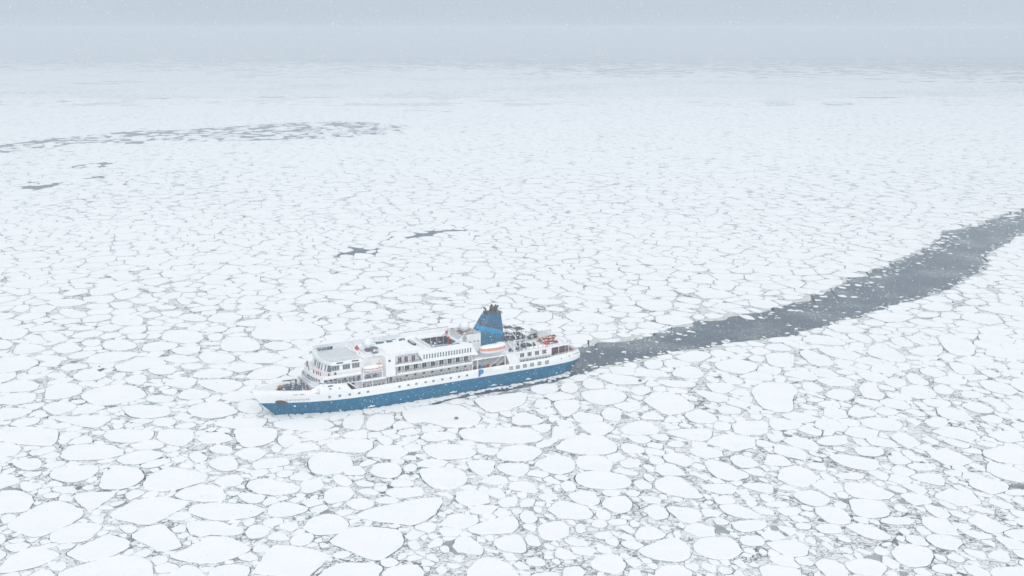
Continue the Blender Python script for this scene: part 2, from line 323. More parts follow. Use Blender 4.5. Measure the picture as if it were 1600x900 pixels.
# ================================================================== ICE FLOES
TRACE = {
(0,675):"""-20,-25 200,-30 370,-10 360,60 320,92 120,80 0,60 -20,60
-20,70 60,68 145,100 110,140 60,155 -20,160
440,85 600,80 720,90 785,125 760,150 640,175 430,180 370,160 400,120
720,175 800,135 920,112 1020,130 1010,160 860,208 760,200
870,215 940,180 1060,165 1070,185 980,222 900,228
70,200 130,175 240,165 265,190 250,230 180,245 120,230
267,215 310,190 400,182 415,200 350,225 290,228
140,265 200,250 265,248 250,272 190,285 150,282
305,270 340,230 440,215 600,210 625,240 560,295 450,320 370,308 320,290
685,215 760,210 880,235 908,280 865,325 780,358 650,362 615,345 630,300 650,240
887,335 922,280 1000,238 1100,225 1220,245 1310,275 1280,310 1120,360 1010,375 920,365
120,330 150,308 250,328 270,345 180,378 135,365
285,330 330,300 400,325 390,336 320,345
315,362 360,342 450,347 488,370 480,382 380,385
505,350 560,330 595,345 580,362 530,365
-20,265 60,265 130,305 110,325 0,358 -20,358
-20,370 120,368 190,395 215,430 190,480 140,505 0,510 -20,510
30,595 100,540 240,460 350,430 430,445 520,490 520,530 420,590 270,655 200,660 120,635
455,400 540,378 730,378 700,410 580,495 545,490 480,440
780,385 850,358 920,378 850,415 800,428 785,410
665,530 740,480 860,425 1000,405 1110,420 1185,440 1150,475 1050,530 950,585 840,575
1085,400 1140,360 1240,335 1340,332 1400,370 1418,415 1380,438 1250,440 1130,420
1170,490 1210,455 1330,447 1600,456 1665,488 1600,530 1450,553 1360,558 1260,540 1190,510
1480,400 1510,382 1600,387 1660,407 1645,435 1600,450 1540,446
545,535 580,525 655,530 640,575 600,575
300,665 350,620 470,575 600,570 645,590 610,630 540,690 330,698
400,765 480,720 640,655 700,640 820,685 800,730 700,780 600,808 500,808
740,595 800,580 862,600 840,630 790,638
805,655 900,600 1000,575 1050,597 1140,700 1130,725 1000,758 900,700
1050,780 1150,740 1240,690 1310,658 1400,655 1500,690 1580,735 1500,775 1370,825 1200,820 1100,800
1162,575 1190,558 1400,563 1440,590 1520,605 1525,635 1450,650 1340,643 1240,657 1180,635
1528,640 1552,600 1600,580 1665,592 1690,625 1655,660 1560,672
1300,185 1380,152 1450,150 1495,195 1480,235 1400,250 1320,225
1330,320 1390,280 1480,265 1530,300 1500,335 1400,348
1180,140 1230,120 1300,155 1290,180 1230,198 1190,175
1300,100 1360,78 1450,95 1455,130 1400,140 1320,125
640,30 680,-15 960,-10 965,20 940,50 820,72 700,65
970,40 1000,-15 1210,-15 1215,40 1150,95 1040,80
1225,50 1270,12 1380,0 1470,45 1400,70 1280,78
1455,-20 1600,-30 1735,-20 1730,48 1650,85 1530,103 1480,60
1452,140 1520,107 1600,95 1670,125 1640,160 1580,190 1500,160
-10,885 0,840 80,770 200,718 330,745 388,765 300,820 220,850 60,882
365,890 450,852 700,782 760,770 900,787 958,830 962,920 360,920
180,900 270,858 330,872 345,920 180,920
1300,880 1370,838 1520,828 1570,860 1540,920 1300,920
-20,640 20,640 40,670 20,700 -20,705
-20,735 30,745 45,770 0,805 -20,805
5,530 60,508 112,530 40,578 10,570
172,130 260,102 340,92 355,113 280,143 200,148
415,80 460,45 540,18 585,50 570,72 500,78
1030,155 1090,120 1120,135 1100,158""",
(400,675):"""-70,345 -40,308 0,297 110,302 250,332 283,357 250,383 110,400 0,383
152,145 220,87 330,64 408,95 390,112 250,133
330,165 400,132 560,137 610,187 600,215 540,253 430,270 352,260 325,220
427,84 520,45 728,50 733,110 660,133 500,128
-20,192 60,172 180,162 218,185 205,208 80,228 -20,238
120,262 170,238 230,243 233,265 200,283 140,283
90,100 130,75 165,95 150,128 110,131
270,312 400,292 428,330 410,358 340,386 285,383
540,248 580,222 645,210 690,253 670,273 560,273
712,250 740,202 870,192 913,230 900,278 830,294 740,278
615,325 650,300 738,320 738,343 650,343
834,344 850,300 950,297 990,330 960,344
802,385 850,355 1030,348 1050,365 1040,400 900,420 830,403
640,385 650,357 720,352 775,385 740,398
1012,237 1100,227 1260,227 1308,262 1328,300 1290,343 1180,366 1100,352 1040,300
1030,100 1090,78 1300,83 1388,130 1340,163 1180,180 1090,158
1020,38 1060,5 1200,0 1250,20 1255,42 1080,66
422,430 430,372 480,347 600,347 612,400 580,423 460,456
552,455 600,422 680,412 738,440 733,470 640,496
70,490 100,452 190,437 328,470 323,498 200,533 80,533
330,500 362,467 440,457 456,480 400,508
290,600 340,542 440,510 520,522 588,570 568,610 530,638 380,650 320,625
612,530 700,482 860,452 1000,422 1163,407 1163,450 1110,528 980,592 880,573 760,566
457,690 480,662 600,592 870,602 923,652 923,710 860,753 790,803 720,806 560,740
130,590 200,562 255,567 266,600 220,630
60,663 120,627 170,630 223,680 120,683
357,675 410,657 418,685 380,696
-20,720 50,704 86,725 70,758 -20,753
-40,890 0,850 70,742 110,707 220,712 360,737 468,772 430,818 350,888 330,920
362,920 430,862 520,817 760,822 798,850 770,898 755,930 360,930
792,880 850,842 1000,827 1050,870 1050,930 800,930
972,600 1060,567 1130,577 1123,618 1080,638
1067,710 1130,662 1168,672 1168,708 1080,733
1232,738 1242,662 1340,657 1400,702 1426,745 1408,773 1300,763
1317,610 1400,572 1560,527 1638,542 1643,600 1600,633 1400,646 1332,628
1477,690 1522,662 1640,642 1688,700 1693,753 1640,763 1520,743
1312,920 1327,852 1400,792 1480,787 1570,822 1640,880 1640,930
1502,440 1560,412 1635,402 1638,458 1540,478
882,770 940,752 950,778 890,808
1052,790 1080,757 1148,790 1138,818
1202,795 1250,777 1298,790 1280,810
1120,860 1160,830 1198,860 1180,888 1140,888
1122,515 1160,497 1193,520 1178,543
1312,190 1370,180 1498,182 1478,258 1400,283 1342,238
1492,160 1540,102 1640,78 1768,98 1796,130 1716,187 1560,183
1502,220 1540,197 1713,202 1700,260 1640,288 1520,248
1262,-2 1300,-20 1700,-30 1785,20 1790,58 1650,76 1400,66 1292,43
747,40 800,22 858,50 848,83 790,83
902,170 940,147 998,152 1003,183
917,225 960,197 1008,210 998,246 930,253""",
(800,675):"""262,103 320,52 430,20 560,24 648,75 662,118 600,143 440,146 330,123
672,80 730,70 828,100 826,133 700,138
127,203 240,142 360,157 400,200 388,248 300,270 210,253
392,288 420,257 540,242 700,272 753,310 738,348 600,364 470,353 402,318
-30,340 0,312 120,312 168,375 120,388 0,363
152,405 200,387 285,392 268,428 190,430
347,395 420,372 500,372 556,430 538,458 450,463 372,428
187,300 230,277 298,310 298,333 220,318
762,307 820,302 878,330 868,358 800,363 762,333
887,348 902,302 980,277 1050,287 1128,342 1198,405 1178,420 1050,413 920,373
1162,345 1220,327 1370,327 1408,355 1388,383 1300,396
1192,188 1250,178 1340,197 1410,242 1478,262 1488,285 1370,313 1260,283
1352,165 1400,144 1480,157 1548,205 1500,230 1410,223
1422,340 1470,320 1635,330 1635,380 1560,383
552,450 600,412 700,402 753,432 748,488 690,513 600,493
952,475 1010,467 1120,477 1183,502 1178,548 1130,578 1060,563
1282,460 1400,452 1480,482 1556,530 1540,546 1400,536 1332,508
1372,580 1400,557 1570,553 1598,575 1578,608 1460,633 1382,608
1412,680 1440,652 1550,652 1588,690 1558,718 1450,710
42,530 80,492 125,497 163,545 140,573 72,573
127,481 160,462 193,480 188,508 150,506
152,605 200,572 320,557 358,610 343,658 260,683 190,678
762,650 800,597 870,592 963,637 948,663 870,682 782,673
782,740 900,690 1030,655 1108,717 1121,785 1060,816 940,810 820,778
1129,710 1180,662 1350,657 1428,712 1433,763 1370,800 1230,796 1142,748
482,830 520,787 600,757 680,782 716,835 688,878 620,890 510,863
722,900 740,862 800,862 826,930 722,930
887,880 950,837 1060,834 1128,880 1118,930 892,930
312,880 330,847 410,837 458,867 440,920 322,920
82,800 140,782 203,802 208,838 150,846 92,828
237,800 290,792 308,820 280,836
352,722 500,720 530,740 498,778 400,768
502,650 530,627 618,622 628,660 560,676
592,570 620,547 718,547 718,578 640,588
732,567 760,547 806,575 788,596 742,593
802,420 840,397 938,417 928,453 850,448
702,385 740,362 808,380 788,406 732,403
912,600 940,582 998,600 978,618
392,592 440,572 463,600 440,638 402,633
832,90 860,64 948,77 938,113
962,77 1010,50 1088,72 1058,98 992,96
662,192 720,170 808,172 798,223 702,228
847,170 900,150 958,185 938,203 872,203
1192,440 1230,427 1268,440 1240,458
1382,800 1430,797 1478,850 1440,858 1392,830
1282,860 1310,837 1388,870 1368,888 1312,890
1472,830 1510,812 1558,840 1510,848
112,920 130,887 280,877 306,920
1252,552 1290,534 1358,562 1348,583 1282,583
1492,480 1540,462 1635,492 1635,518 1560,518
952,10 1000,-15 1250,-20 1253,30 1200,63 1090,48""",
(1200,675):"""82,60 140,32 260,47 328,97 300,120 180,103
292,65 370,27 480,32 508,70 440,88 340,83
532,110 570,92 700,100 733,135 680,158 570,148
372,150 450,140 620,167 690,182 703,225 640,248 520,228 420,193
-20,160 0,142 90,147 158,205 120,216 -20,213
232,215 270,192 340,197 373,235 320,243
402,275 480,257 560,254 608,285 560,303 460,293
862,210 890,197 1040,197 1058,225 1010,246 900,236
882,285 920,264 1060,260 1108,297 1103,338 1040,333 940,308
152,400 180,372 290,367 393,420 378,448 320,473 220,453
502,425 560,422 710,432 768,490 758,528 640,543 540,523 514,470
-20,445 60,432 133,442 136,468 50,473 -20,463
742,345 780,332 878,367 858,386 780,373
776,470 820,450 878,490 868,508 800,493
972,460 1010,457 1110,492 1148,530 1080,548 1002,508
692,560 740,532 880,537 918,555 888,578 760,580
482,592 530,570 640,582 740,632 778,665 730,680 620,668 522,618
292,600 330,577 440,582 463,620 440,638 332,636
977,670 1002,642 1130,647 1228,687 1168,746 1060,728
762,760 800,717 880,702 1000,727 1043,770 1008,838 900,853 812,818
287,830 330,792 430,807 488,850 506,920 382,920
652,740 690,712 756,745 738,776 670,763
432,735 480,714 538,745 518,768
322,695 360,684 418,725 388,743
222,680 260,652 308,690 280,708
1112,775 1170,757 1243,800 1198,823 1130,798
1022,842 1070,822 1150,842 1188,885 1100,888 1027,868
1362,780 1400,747 1480,742 1523,790 1498,823 1430,808
1382,870 1440,847 1640,842 1640,930 1420,920
1192,620 1260,614 1400,647 1408,668 1300,673
1462,630 1530,612 1640,617 1640,698 1520,668
1467,385 1510,362 1640,367 1640,398 1540,400
1247,205 1290,192 1358,227 1358,253 1290,233
1087,55 1130,37 1268,82 1248,108 1150,88
1292,75 1350,54 1448,85 1400,103
947,45 1000,30 1078,67 1040,83
192,515 240,492 298,515 270,538
162,580 200,564 278,587 258,613 182,608
402,455 440,432 498,452 488,483 430,478
1472,530 1510,510 1548,535 1518,558
47,355 100,327 178,347 140,373
652,310 700,302 743,330 700,346
392,105 440,90 498,110 470,130
1202,485 1230,467 1268,490 1240,508
702,698 770,687 778,705 720,718
722,890 760,862 818,885 798,920
422,380 470,372 508,397 488,423 440,408
167,190 200,180 233,195 210,213
1112,292 1150,277 1198,302 1170,328""",
(0,450):"""282,90 340,72 480,70 556,92 500,110 352,120
67,140 110,107 180,107 188,135 130,158
-20,160 80,157 98,180 30,198 -20,203
702,40 760,17 860,10 883,30 840,58 740,78
917,10 1000,-5 1048,10 1000,28 932,26
1072,10 1120,-5 1238,0 1228,23 1130,28
377,50 440,12 540,7 558,30 470,48
692,200 710,174 830,167 898,187 898,220 870,238 760,236 697,223
1102,190 1160,162 1250,167 1296,190 1278,213 1180,208
1292,205 1340,162 1450,152 1528,185 1440,218 1340,218
1452,227 1540,204 1650,192 1690,215 1600,243 1500,238
0,320 -20,247 100,240 188,267 150,308 90,326
-20,327 50,327 88,355 50,383 -20,383
72,410 110,352 220,350 298,380 240,403 140,416
312,385 380,352 450,337 528,385 450,406 372,410
252,290 300,267 390,292 438,325 350,343 282,328
437,308 480,282 600,264 658,280 610,303 500,318
412,263 460,237 560,237 608,255 500,270
502,345 540,324 620,322 635,350 600,366 530,363
637,363 660,332 760,324 848,347 858,376 770,393 660,386
782,300 850,284 928,292 898,318 820,323
617,305 680,282 760,282 758,305 650,323
1002,318 1030,272 1150,262 1250,277 1278,310 1240,343 1130,348 1030,328
882,390 900,352 1000,334 1120,352 1100,376 1010,396 910,400
1062,390 1120,372 1250,362 1253,400 1180,423 1100,413
1382,395 1377,340 1420,307 1540,307 1608,332 1638,380 1560,400
1237,438 1260,402 1350,402 1460,422 1478,450 1400,478 1290,473
1484,440 1520,414 1610,407 1720,412 1788,440 1700,473 1550,473
527,465 570,422 680,400 850,402 868,415 800,448 680,470 580,473
412,430 480,402 590,392 608,405 540,438 450,446
712,490 780,467 880,432 1000,437 1053,475 990,486 920,508 830,528 732,518
917,520 960,492 1060,480 1112,510 1080,538 980,546
1118,490 1170,470 1270,477 1273,500 1180,516
-20,538 -20,442 100,427 190,432 253,470 200,498 100,523
372,500 420,472 540,474 558,498 470,513 400,523
162,535 210,492 300,494 298,513 220,540
447,560 500,522 580,507 678,545 620,573 500,586
282,550 330,527 400,532 423,560 350,570
692,560 740,532 795,537 760,576 700,573
777,570 830,547 910,547 923,580 880,610 802,598
1192,555 1240,517 1340,502 1468,527 1430,556 1260,566
1227,590 1260,574 1450,572 1528,602 1488,638 1380,660 1272,623
1534,555 1600,512 1720,482 1808,502 1798,538 1700,573 1560,573
-10,610 140,572 248,597 238,640 120,650 -20,655
-20,692 50,662 210,654 233,682 190,718 80,736 -20,723
272,690 300,612 450,592 518,627 504,665 420,688 310,703
492,680 560,637 720,602 830,612 900,642 923,680 830,708 680,738 580,730
902,695 960,672 1090,682 1093,705 1020,720 930,713
1107,690 1130,652 1200,627 1328,660 1300,688 1190,703
247,750 330,720 430,712 488,740 450,768 340,800
752,745 860,734 1050,742 1068,780 1048,803 900,820 802,803
-20,752 150,752 218,770 130,808 40,828 -20,828
332,825 360,802 500,807 600,797 690,802 698,825 620,878 500,868 420,843
47,855 130,817 258,814 238,848 130,873
952,850 970,817 1060,807 1108,830 1088,858 1000,870
1162,765 1230,727 1370,707 1478,760 1488,783 1380,813 1270,818 1200,798
1482,740 1510,707 1600,700 1650,768 1600,788 1500,778
1332,850 1380,822 1500,817 1668,822 1668,840 1620,888 1500,888 1370,868
922,640 950,617 973,640 950,663
1072,745 1130,730 1158,738 1110,753
852,140 870,117 930,114 938,145 890,153
962,120 1010,107 1108,117 1090,133 1000,138
1097,70 1130,57 1208,75 1180,108 1130,103
1362,100 1400,94 1483,105 1468,138 1400,138
352,147 430,127 548,160 538,188 440,193
192,210 250,187 328,190 318,208 240,220
1092,230 1140,217 1203,230 1180,246 1110,246
912,215 970,197 1028,215 1010,236 930,233
672,95 740,87 833,92 828,123 730,136
992,152 1090,142 1158,146 1110,183 1030,178
1290,300 1340,285 1400,292 1380,328 1320,335""",
(400,450):"""-38,290 20,230 60,214 150,207 330,212 418,252 436,290 380,318 150,328 0,320
42,130 70,104 200,100 268,125 230,143 150,160
292,130 340,97 450,90 558,112 573,150 500,170 400,180 312,153
587,120 620,92 740,97 763,125 690,148 610,146
792,115 850,102 980,112 998,130 880,140
562,235 620,214 710,224 743,260 650,283 590,268
632,190 700,167 830,172 833,195 730,206
737,235 800,217 898,235 878,258 780,256
867,175 920,157 1048,172 1038,193 940,203
917,235 960,214 1068,222 1083,240 1000,256
37,360 90,337 200,340 238,360 190,388 90,388
622,30 700,7 828,12 798,43 700,58 630,48
867,60 930,47 1038,52 1038,88 930,93
-58,220 0,182 73,202 0,240
97,840 200,822 400,814 498,850 450,888 300,898 130,878
682,850 720,792 860,792 868,850 780,898 690,888
902,780 1000,742 1250,722 1418,800 1380,868 1200,878 1060,838 950,848
1352,704 1400,690 1650,655 1698,670 1678,728 1560,768 1450,786
532,870 560,802 676,792 676,840 640,898
442,195 520,182 583,192 568,223 460,220
1057,42 1120,22 1258,37 1248,58 1120,60
1132,180 1200,162 1308,180 1250,198
1052,85 1140,74 1238,90 1180,108""",
(800,450):"""322,170 400,142 520,157 648,192 638,213 480,226 372,208
432,95 500,77 618,107 598,128 480,128
612,127 680,107 800,122 816,148 720,158 640,143
762,95 840,72 980,77 1013,120 940,148 840,138
667,205 720,182 828,192 828,216 700,220
892,180 980,167 1100,187 1148,220 1020,236 900,220
742,270 800,254 918,262 918,280 810,288
472,285 560,272 628,287 628,313 530,318
642,290 700,277 758,295 700,313
1012,75 1060,57 1170,67 1193,95 1130,106
1212,85 1250,67 1328,77 1308,98
1412,57 1470,40 1578,57 1558,76 1450,73
1452,130 1500,124 1573,150 1540,160
1412,170 1480,170 1528,200 1460,196
1202,125 1290,130 1338,150 1328,163 1240,143
1192,170 1260,157 1338,180 1240,196
1012,435 1060,417 1130,392 1230,407 1248,430 1180,463 1080,463
1322,380 1390,364 1488,395 1440,413 1350,398
1257,480 1300,457 1400,442 1538,477 1528,513 1440,543 1300,518
817,470 860,447 948,457 938,503 850,510
682,485 740,462 788,480 768,506
987,545 1040,492 1140,492 1198,532 1188,563 1090,570
532,550 600,532 780,562 848,587 800,603 650,608 560,573
892,582 980,577 1158,592 1138,623 980,623
1200,565 1240,547 1308,585 1250,598
1300,542 1370,542 1453,582 1430,608 1330,598
422,660 480,642 640,632 728,672 690,718 560,738 460,708
737,650 760,617 860,617 873,650 800,678
812,700 900,647 1000,652 1080,692 1158,755 1050,788 960,798 860,738
1122,642 1200,642 1340,672 1358,710 1260,720
107,640 140,607 288,602 288,650 170,670
297,640 320,592 400,592 418,640 370,663
432,600 480,562 570,592 578,628 470,636
132,740 160,692 240,702 248,738 180,758
254,735 290,702 418,702 428,758 330,818
1062,790 1180,757 1288,810 1268,848 1130,848
672,880 750,837 850,832 928,890 900,920 700,920
1367,860 1420,837 1600,832 1600,920 1400,920
1272,750 1350,732 1438,760 1428,788 1310,793
782,820 860,767 958,815 938,828
1472,440 1510,417 1588,437 1568,463 1500,458
1162,490 1210,474 1248,495 1230,513
552,780 600,747 688,762 678,838 580,828
2,800 80,772 208,830 150,858 0,858
1012,137 1060,124 1158,147 1120,157
102,90 190,62 328,82 298,103 180,108
192,137 250,114 338,132 310,150
52,132 110,114 178,142 120,158
282,42 350,22 448,42 398,58""",
(1200,450):"""-110,640 -40,592 140,594 193,650 150,690 163,760 120,783 -20,763 -70,720
82,50 130,40 233,60 190,73 110,73
-40,45 0,22 60,10 83,35 30,48
202,330 260,292 400,307 498,345 468,363 300,353
302,385 370,367 540,402 588,430 520,456 400,433
187,407 240,382 300,408 390,440 418,488 280,488
607,410 640,362 710,342 800,392 863,440 858,468 740,458
862,397 960,367 1080,362 1098,395 1060,428 920,418
1102,45 1160,32 1228,65 1198,83 1130,68
942,120 1050,82 1163,125 1130,148 1010,143
922,172 960,150 1080,162 1058,183 960,188
862,202 940,194 1118,227 1108,248 960,243
1157,215 1230,202 1348,235 1318,253 1180,243
587,215 660,192 738,220 708,238 620,236
622,270 680,247 788,280 738,293 640,288
487,290 560,277 658,320 628,353 520,318
302,580 340,562 490,557 558,605 500,620 370,613
342,678 400,634 510,637 553,670 490,716
562,630 600,592 680,592 688,640 738,680 700,703 600,688
212,590 280,592 358,640 310,656 217,638
232,705 270,682 368,700 300,718
492,790 520,742 620,752 693,790 640,806 530,808
562,840 620,812 780,814 853,860 800,898 660,888
712,590 780,557 858,580 868,613 790,628
852,542 920,532 1018,600 980,613 890,598
942,507 1030,492 1128,540 1060,563 960,538
1120,470 1180,467 1288,490 1298,540 1180,543
1022,620 1090,597 1168,640 1148,668 1060,663
952,700 1040,692 1148,712 1138,748 1010,743
1312,592 1340,572 1500,602 1568,650 1518,678 1370,643
1197,650 1280,642 1363,670 1328,690 1220,688
1312,522 1370,507 1468,545 1400,568
1222,90 1290,62 1378,97 1338,108 1250,108
1432,10 1500,2 1558,30 1500,43
662,770 720,737 828,775 790,798 700,793
842,770 900,752 998,790 950,808
212,780 260,757 323,785 280,798
1482,480 1540,457 1635,482 1635,508 1520,508
852,822 900,812 968,840 930,863
972,832 1050,802 1138,832 1098,878 1000,868
522,490 570,467 648,495 618,513
-20,385 0,352 90,347 158,385 100,398
0,480 -20,412 130,407 168,430 158,498 60,498
1322,812 1400,792 1478,820 1440,848 1350,838
1192,730 1300,712 1418,760 1388,788 1280,778
412,530 450,507 558,530 500,548
1052,302 1140,287 1298,350 1288,430 1150,422 1092,370
762,320 840,302 928,360 850,373 780,348""",
}
def area(p): return abs(sum(p[i - 1][0] * p[i][1] - p[i][0] * p[i - 1][1] for i in range(len(p)))) / 2
def ccw(p):
    s = sum(p[i - 1][0] * p[i][1] - p[i][0] * p[i - 1][1] for i in range(len(p))); return p if s > 0 else p[::-1]
def chaikin(p, k=1, q=0.22):
    for _ in range(k):
        o = []
        for i in range(len(p)):
            a, b = p[i], p[(i + 1) % len(p)]
            o += [(a[0] + (b[0] - a[0]) * q, a[1] + (b[1] - a[1]) * q), (a[0] + (b[0] - a[0]) * (1 - q), a[1] + (b[1] - a[1]) * (1 - q))]
        p = o
    return p
def cen(p): return sum(a for a, _ in p) / len(p), sum(b for _, b in p) / len(p)
def inpoly(x, y, p):
    c = False; j = len(p) - 1
    for i in range(len(p)):
        if (p[i][1] > y) != (p[j][1] > y) and x < (p[j][0] - p[i][0]) * (y - p[i][1]) / (p[j][1] - p[i][1]) + p[i][0]: c = not c
        j = i
    return c
SHIP_O = Vector((20.804, 362.798, 0)); PSI = 0.505
SHIP_M = Matrix.Translation(SHIP_O) @ Matrix.Rotation(math.pi + PSI, 4, 'Z')
def S2W(s, t, z=0): return SHIP_M @ Vector((s, t, z))
SHIPFOOT = [S2W(s, t).xy[:] for s, t in [(1, -5), (12, -8.6), (80, -8.8), (95, -5), (105.5, 0), (100, 2.8), (92, 5.7), (85, 7.6), (78, 8.6), (60, 9.1), (20, 9), (8, 8.2), (2, 6)]]
r3 = random.Random(21)
TR = []
for (ox, oy), txt in TRACE.items():
    for line in txt.split('\n'):
        px = [(ox + float(a) / 4, oy + float(b) / 4) for a, b in (q.split(',') for q in line.split())]
        # keep the ship's own footprint clear
        P = chaikin(ccw([pix2w(X, Y) for X, Y in px]), 1, 0.2)
        if any(inpoly(*cen(P), f) for f in (SHIPFOOT,)): continue
        TR.append(P)
TR.sort(key=area, reverse=True)
# drop duplicates (same floe traced from two crops)
keep = []
for P in TR:
    c = cen(P)
    if any(inpoly(c[0], c[1], Q) for Q in keep): continue
    keep.append(P)
TR = keep
def clip(poly, nx, ny, d):     # keep points with n.p <= d
    out = []; n = len(poly)
    for i in range(n):
        a, b = poly[i], poly[(i + 1) % n]; da = a[0] * nx + a[1] * ny - d; db = b[0] * nx + b[1] * ny - d
        if da <= 0: out.append(a)
        if (da < 0) != (db < 0) and da != db:
            k = da / (da - db); out.append((a[0] + (b[0] - a[0]) * k, a[1] + (b[1] - a[1]) * k))
    return out
BLK = []
for P in TR + [SHIPFOOT]:
    for q in densify(P, 1.1): BLK.append(q)
    xs = [a for a, _ in P]; ys = [b for _, b in P]
    yy = min(ys) + 1
    while yy < max(ys):
        xx = min(xs) + 1
        while xx < max(xs):
            if inpoly(xx, yy, P): BLK.append((xx, yy))
            xx += 2.2
        yy += 2.2
for q in [CHAN, WAKE]: BLK += densify(q, 3.0)
# raster of open water so that no floe seeds there
def water_test(x, y):
    for q, bb in WBB:
        if bb[0] < x < bb[1] and bb[2] < y < bb[3] and inpoly(x, y, q): return True
    return False
WBB = [(q, (min(a for a, _ in q), max(a for a, _ in q), min(b for _, b in q), max(b for _, b in q))) for q in [CHAN[::4], SHIPFOOT, WAKE]]
BANDC = [q[::5] for q in BAND] + [q[::3] for q in PATCH if len(q) > 12]
class Level:
    def __init__(s, rmax): s.rm = rmax; s.c = max(4.0, 2 * rmax); s.g = {}
    def put(s, it): s.g.setdefault((int(it[0] // s.c), int(it[1] // s.c)), []).append(it)
    def near(s, x, y, R_):
        c = s.c
        for i in range(int((x - R_) // c), int((x + R_) // c) + 1):
            for j in range(int((y - R_) // c), int((y + R_) // c) + 1):
                yield from s.g.get((i, j), ())
lv0 = Level(0.0)
for b in BLK: lv0.put((b[0], b[1], 0.0, -1))
levels = [lv0]; SITES = []
#          rmin rmax  ymax  attempts per m2 scale, gap
CL = [(7.5, 10.5, 1900, 0.16, 0.9), (5.0, 7.5, 1900, 0.75, 0.5), (3.2, 5.0, 1700, 2.6, 0.35), (1.9, 3.2, 700, 1.6, 0.15), (1.1, 1.9, 430, 0.6, 0.1), (0.6, 1.1, 330, 0.25, 0.08)]
for rmin, rmax, ymax, dens, gap in CL:
    lv = Level(rmax); ar = 0.5 * (ymax ** 2 - 185 ** 2) * 1.06 + 60 * (ymax - 185); rm = (rmin + rmax) / 2
    for _ in range(int(ar / (math.pi * rm * rm) * dens)):
        y = math.sqrt(r3.uniform(185.0 ** 2, float(ymax) ** 2)); x = r3.uniform(-1, 1) * (0.53 * y + 30); r = r3.uniform(rmin, rmax)
        # patches where the pack is finer; the right foreground is much finer
        fine = mn.noise(Vector((x / 60, y / 90, 2.5)))
        if x > 20 and y < 330: fine += 0.22
        if r > 5 and fine > 0.22: continue
        if x > 10 and y < 330 and r < 3.2 and r3.random() < 0.45: continue
        if r < 3.2 and r > 1.9 and mn.noise(Vector((x / 25, y / 25, 9))) < -0.25: continue
        ok = True
        for L in levels + [lv]:
            for (a, b, rr, _i) in L.near(x, y, r + L.rm + gap):
                lim = (r * 0.92 + rr * 0.92 + gap) if rr > 0 else r * 0.85 + gap
                if (a - x) ** 2 + (b - y) ** 2 < lim * lim: ok = False; break
            if not ok: break
        if ok and water_test(x, y): ok = False
        if ok and 330 < y < 1800 and any(inpoly(x, y, q) for q in BANDC):
            if r3.random() < ((0.88 if r < 5 else 0.5) if any(inpoly(x, y, q) for q in BANDC[:len(BAND)]) else (0.97 if r < 5 else 0.72)): ok = False
            r *= 0.78
        if ok:
            it = (x, y, r, len(SITES)); SITES.append(it); lv.put(it)
    levels.append(lv)
FLOES = [(P, True) for P in TR]
for (x, y, r, i) in SITES:
    rot = r3.uniform(0, math.pi); el = r3.uniform(1.0, 1.35); n = 11
    if x > -10 and y < 340 and r < 5: rot = R(-65) + r3.gauss(0, .35); el = r3.uniform(1.15, 1.5)
    ph = r3.uniform(0, 9)
    far = y > 700
    P = []
    for k in range(n):
        t = 2 * math.pi * k / n; rr = r * (1.48 if y < 300 else 1.68) * (1 + 0.13 * math.sin(2 * t + ph) + r3.uniform(-.14, .14))
        a, b = rr * math.cos(t) * el, rr * math.sin(t) / el; P.append((a * math.cos(rot) - b * math.sin(rot), a * math.sin(rot) + b * math.cos(rot)))
    for L in levels:
        for (a, b, rr, j) in L.near(x, y, r * 2.3 + L.rm * 1.7 + 1):
            if j == i: continue
            dx, dy = a - x, b - y; d = math.hypot(dx, dy)
            if d < 1e-6 or d > r * 2.3 + rr * 1.8 + 1: continue
            g = 0.03 + 0.12 * r3.random() ** 2 if y < 400 else 0.14 + 0.36 * r3.random() ** 2
            pos = d - 0.3 if rr == 0 else d * r / (r + rr) - g
            P = clip(P, dx / d, dy / d, pos)
            if len(P) < 3: break
        if len(P) < 3: break
    if len(P) < 4 or area(P) < 0.35 * r * r: continue
    P = chaikin(P, 1, 0.12)
    FLOES.append(([(a + x, b + y) for a, b in P], False))
# loose pieces drifting in the channel margins and the wake
for _ in range(1500):
    k = r3.randrange(len(CHAN)); nearship = CHAN[k][0] < 95 or k > NU
    if nearship and r3.random() < .6: continue
    bx_, by_ = CHAN[k]; s_ = abs(r3.gauss(0, 5.0)) * (1.6 if k < len(CHAN) * 0.5 else 0.5)
    a, b = CHAN[k - 1], CHAN[(k + 1) % len(CHAN)]; dx, dy = b[0] - a[0], b[1] - a[1]; Ln = math.hypot(dx, dy) or 1
    cx_, cy_ = bx_ + dy / Ln * (-s_), by_ + dx / Ln * s_
    if not inpoly(cx_, cy_, CHAN): cx_, cy_ = bx_ + dy / Ln * s_, by_ - dx / Ln * s_
    if not inpoly(cx_, cy_, CHAN) or cy_ > 1100 or inpoly(cx_, cy_, SHIPFOOT): continue
    rr = min(0.9 if nearship else 3.2, 0.22 + r3.expovariate(2.0)); n = 8; rot = r3.uniform(0, 3)
    P = [(rr * 1.3 * math.cos(2 * math.pi * q / n) * r3.uniform(.75, 1.1), rr * math.sin(2 * math.pi * q / n) * r3.uniform(.7, 1.1)) for q in range(n)]
    FLOES.append(([(cx_ + a * math.cos(rot) - b * math.sin(rot), cy_ + a * math.sin(rot) + b * math.cos(rot)) for a, b in P], False))
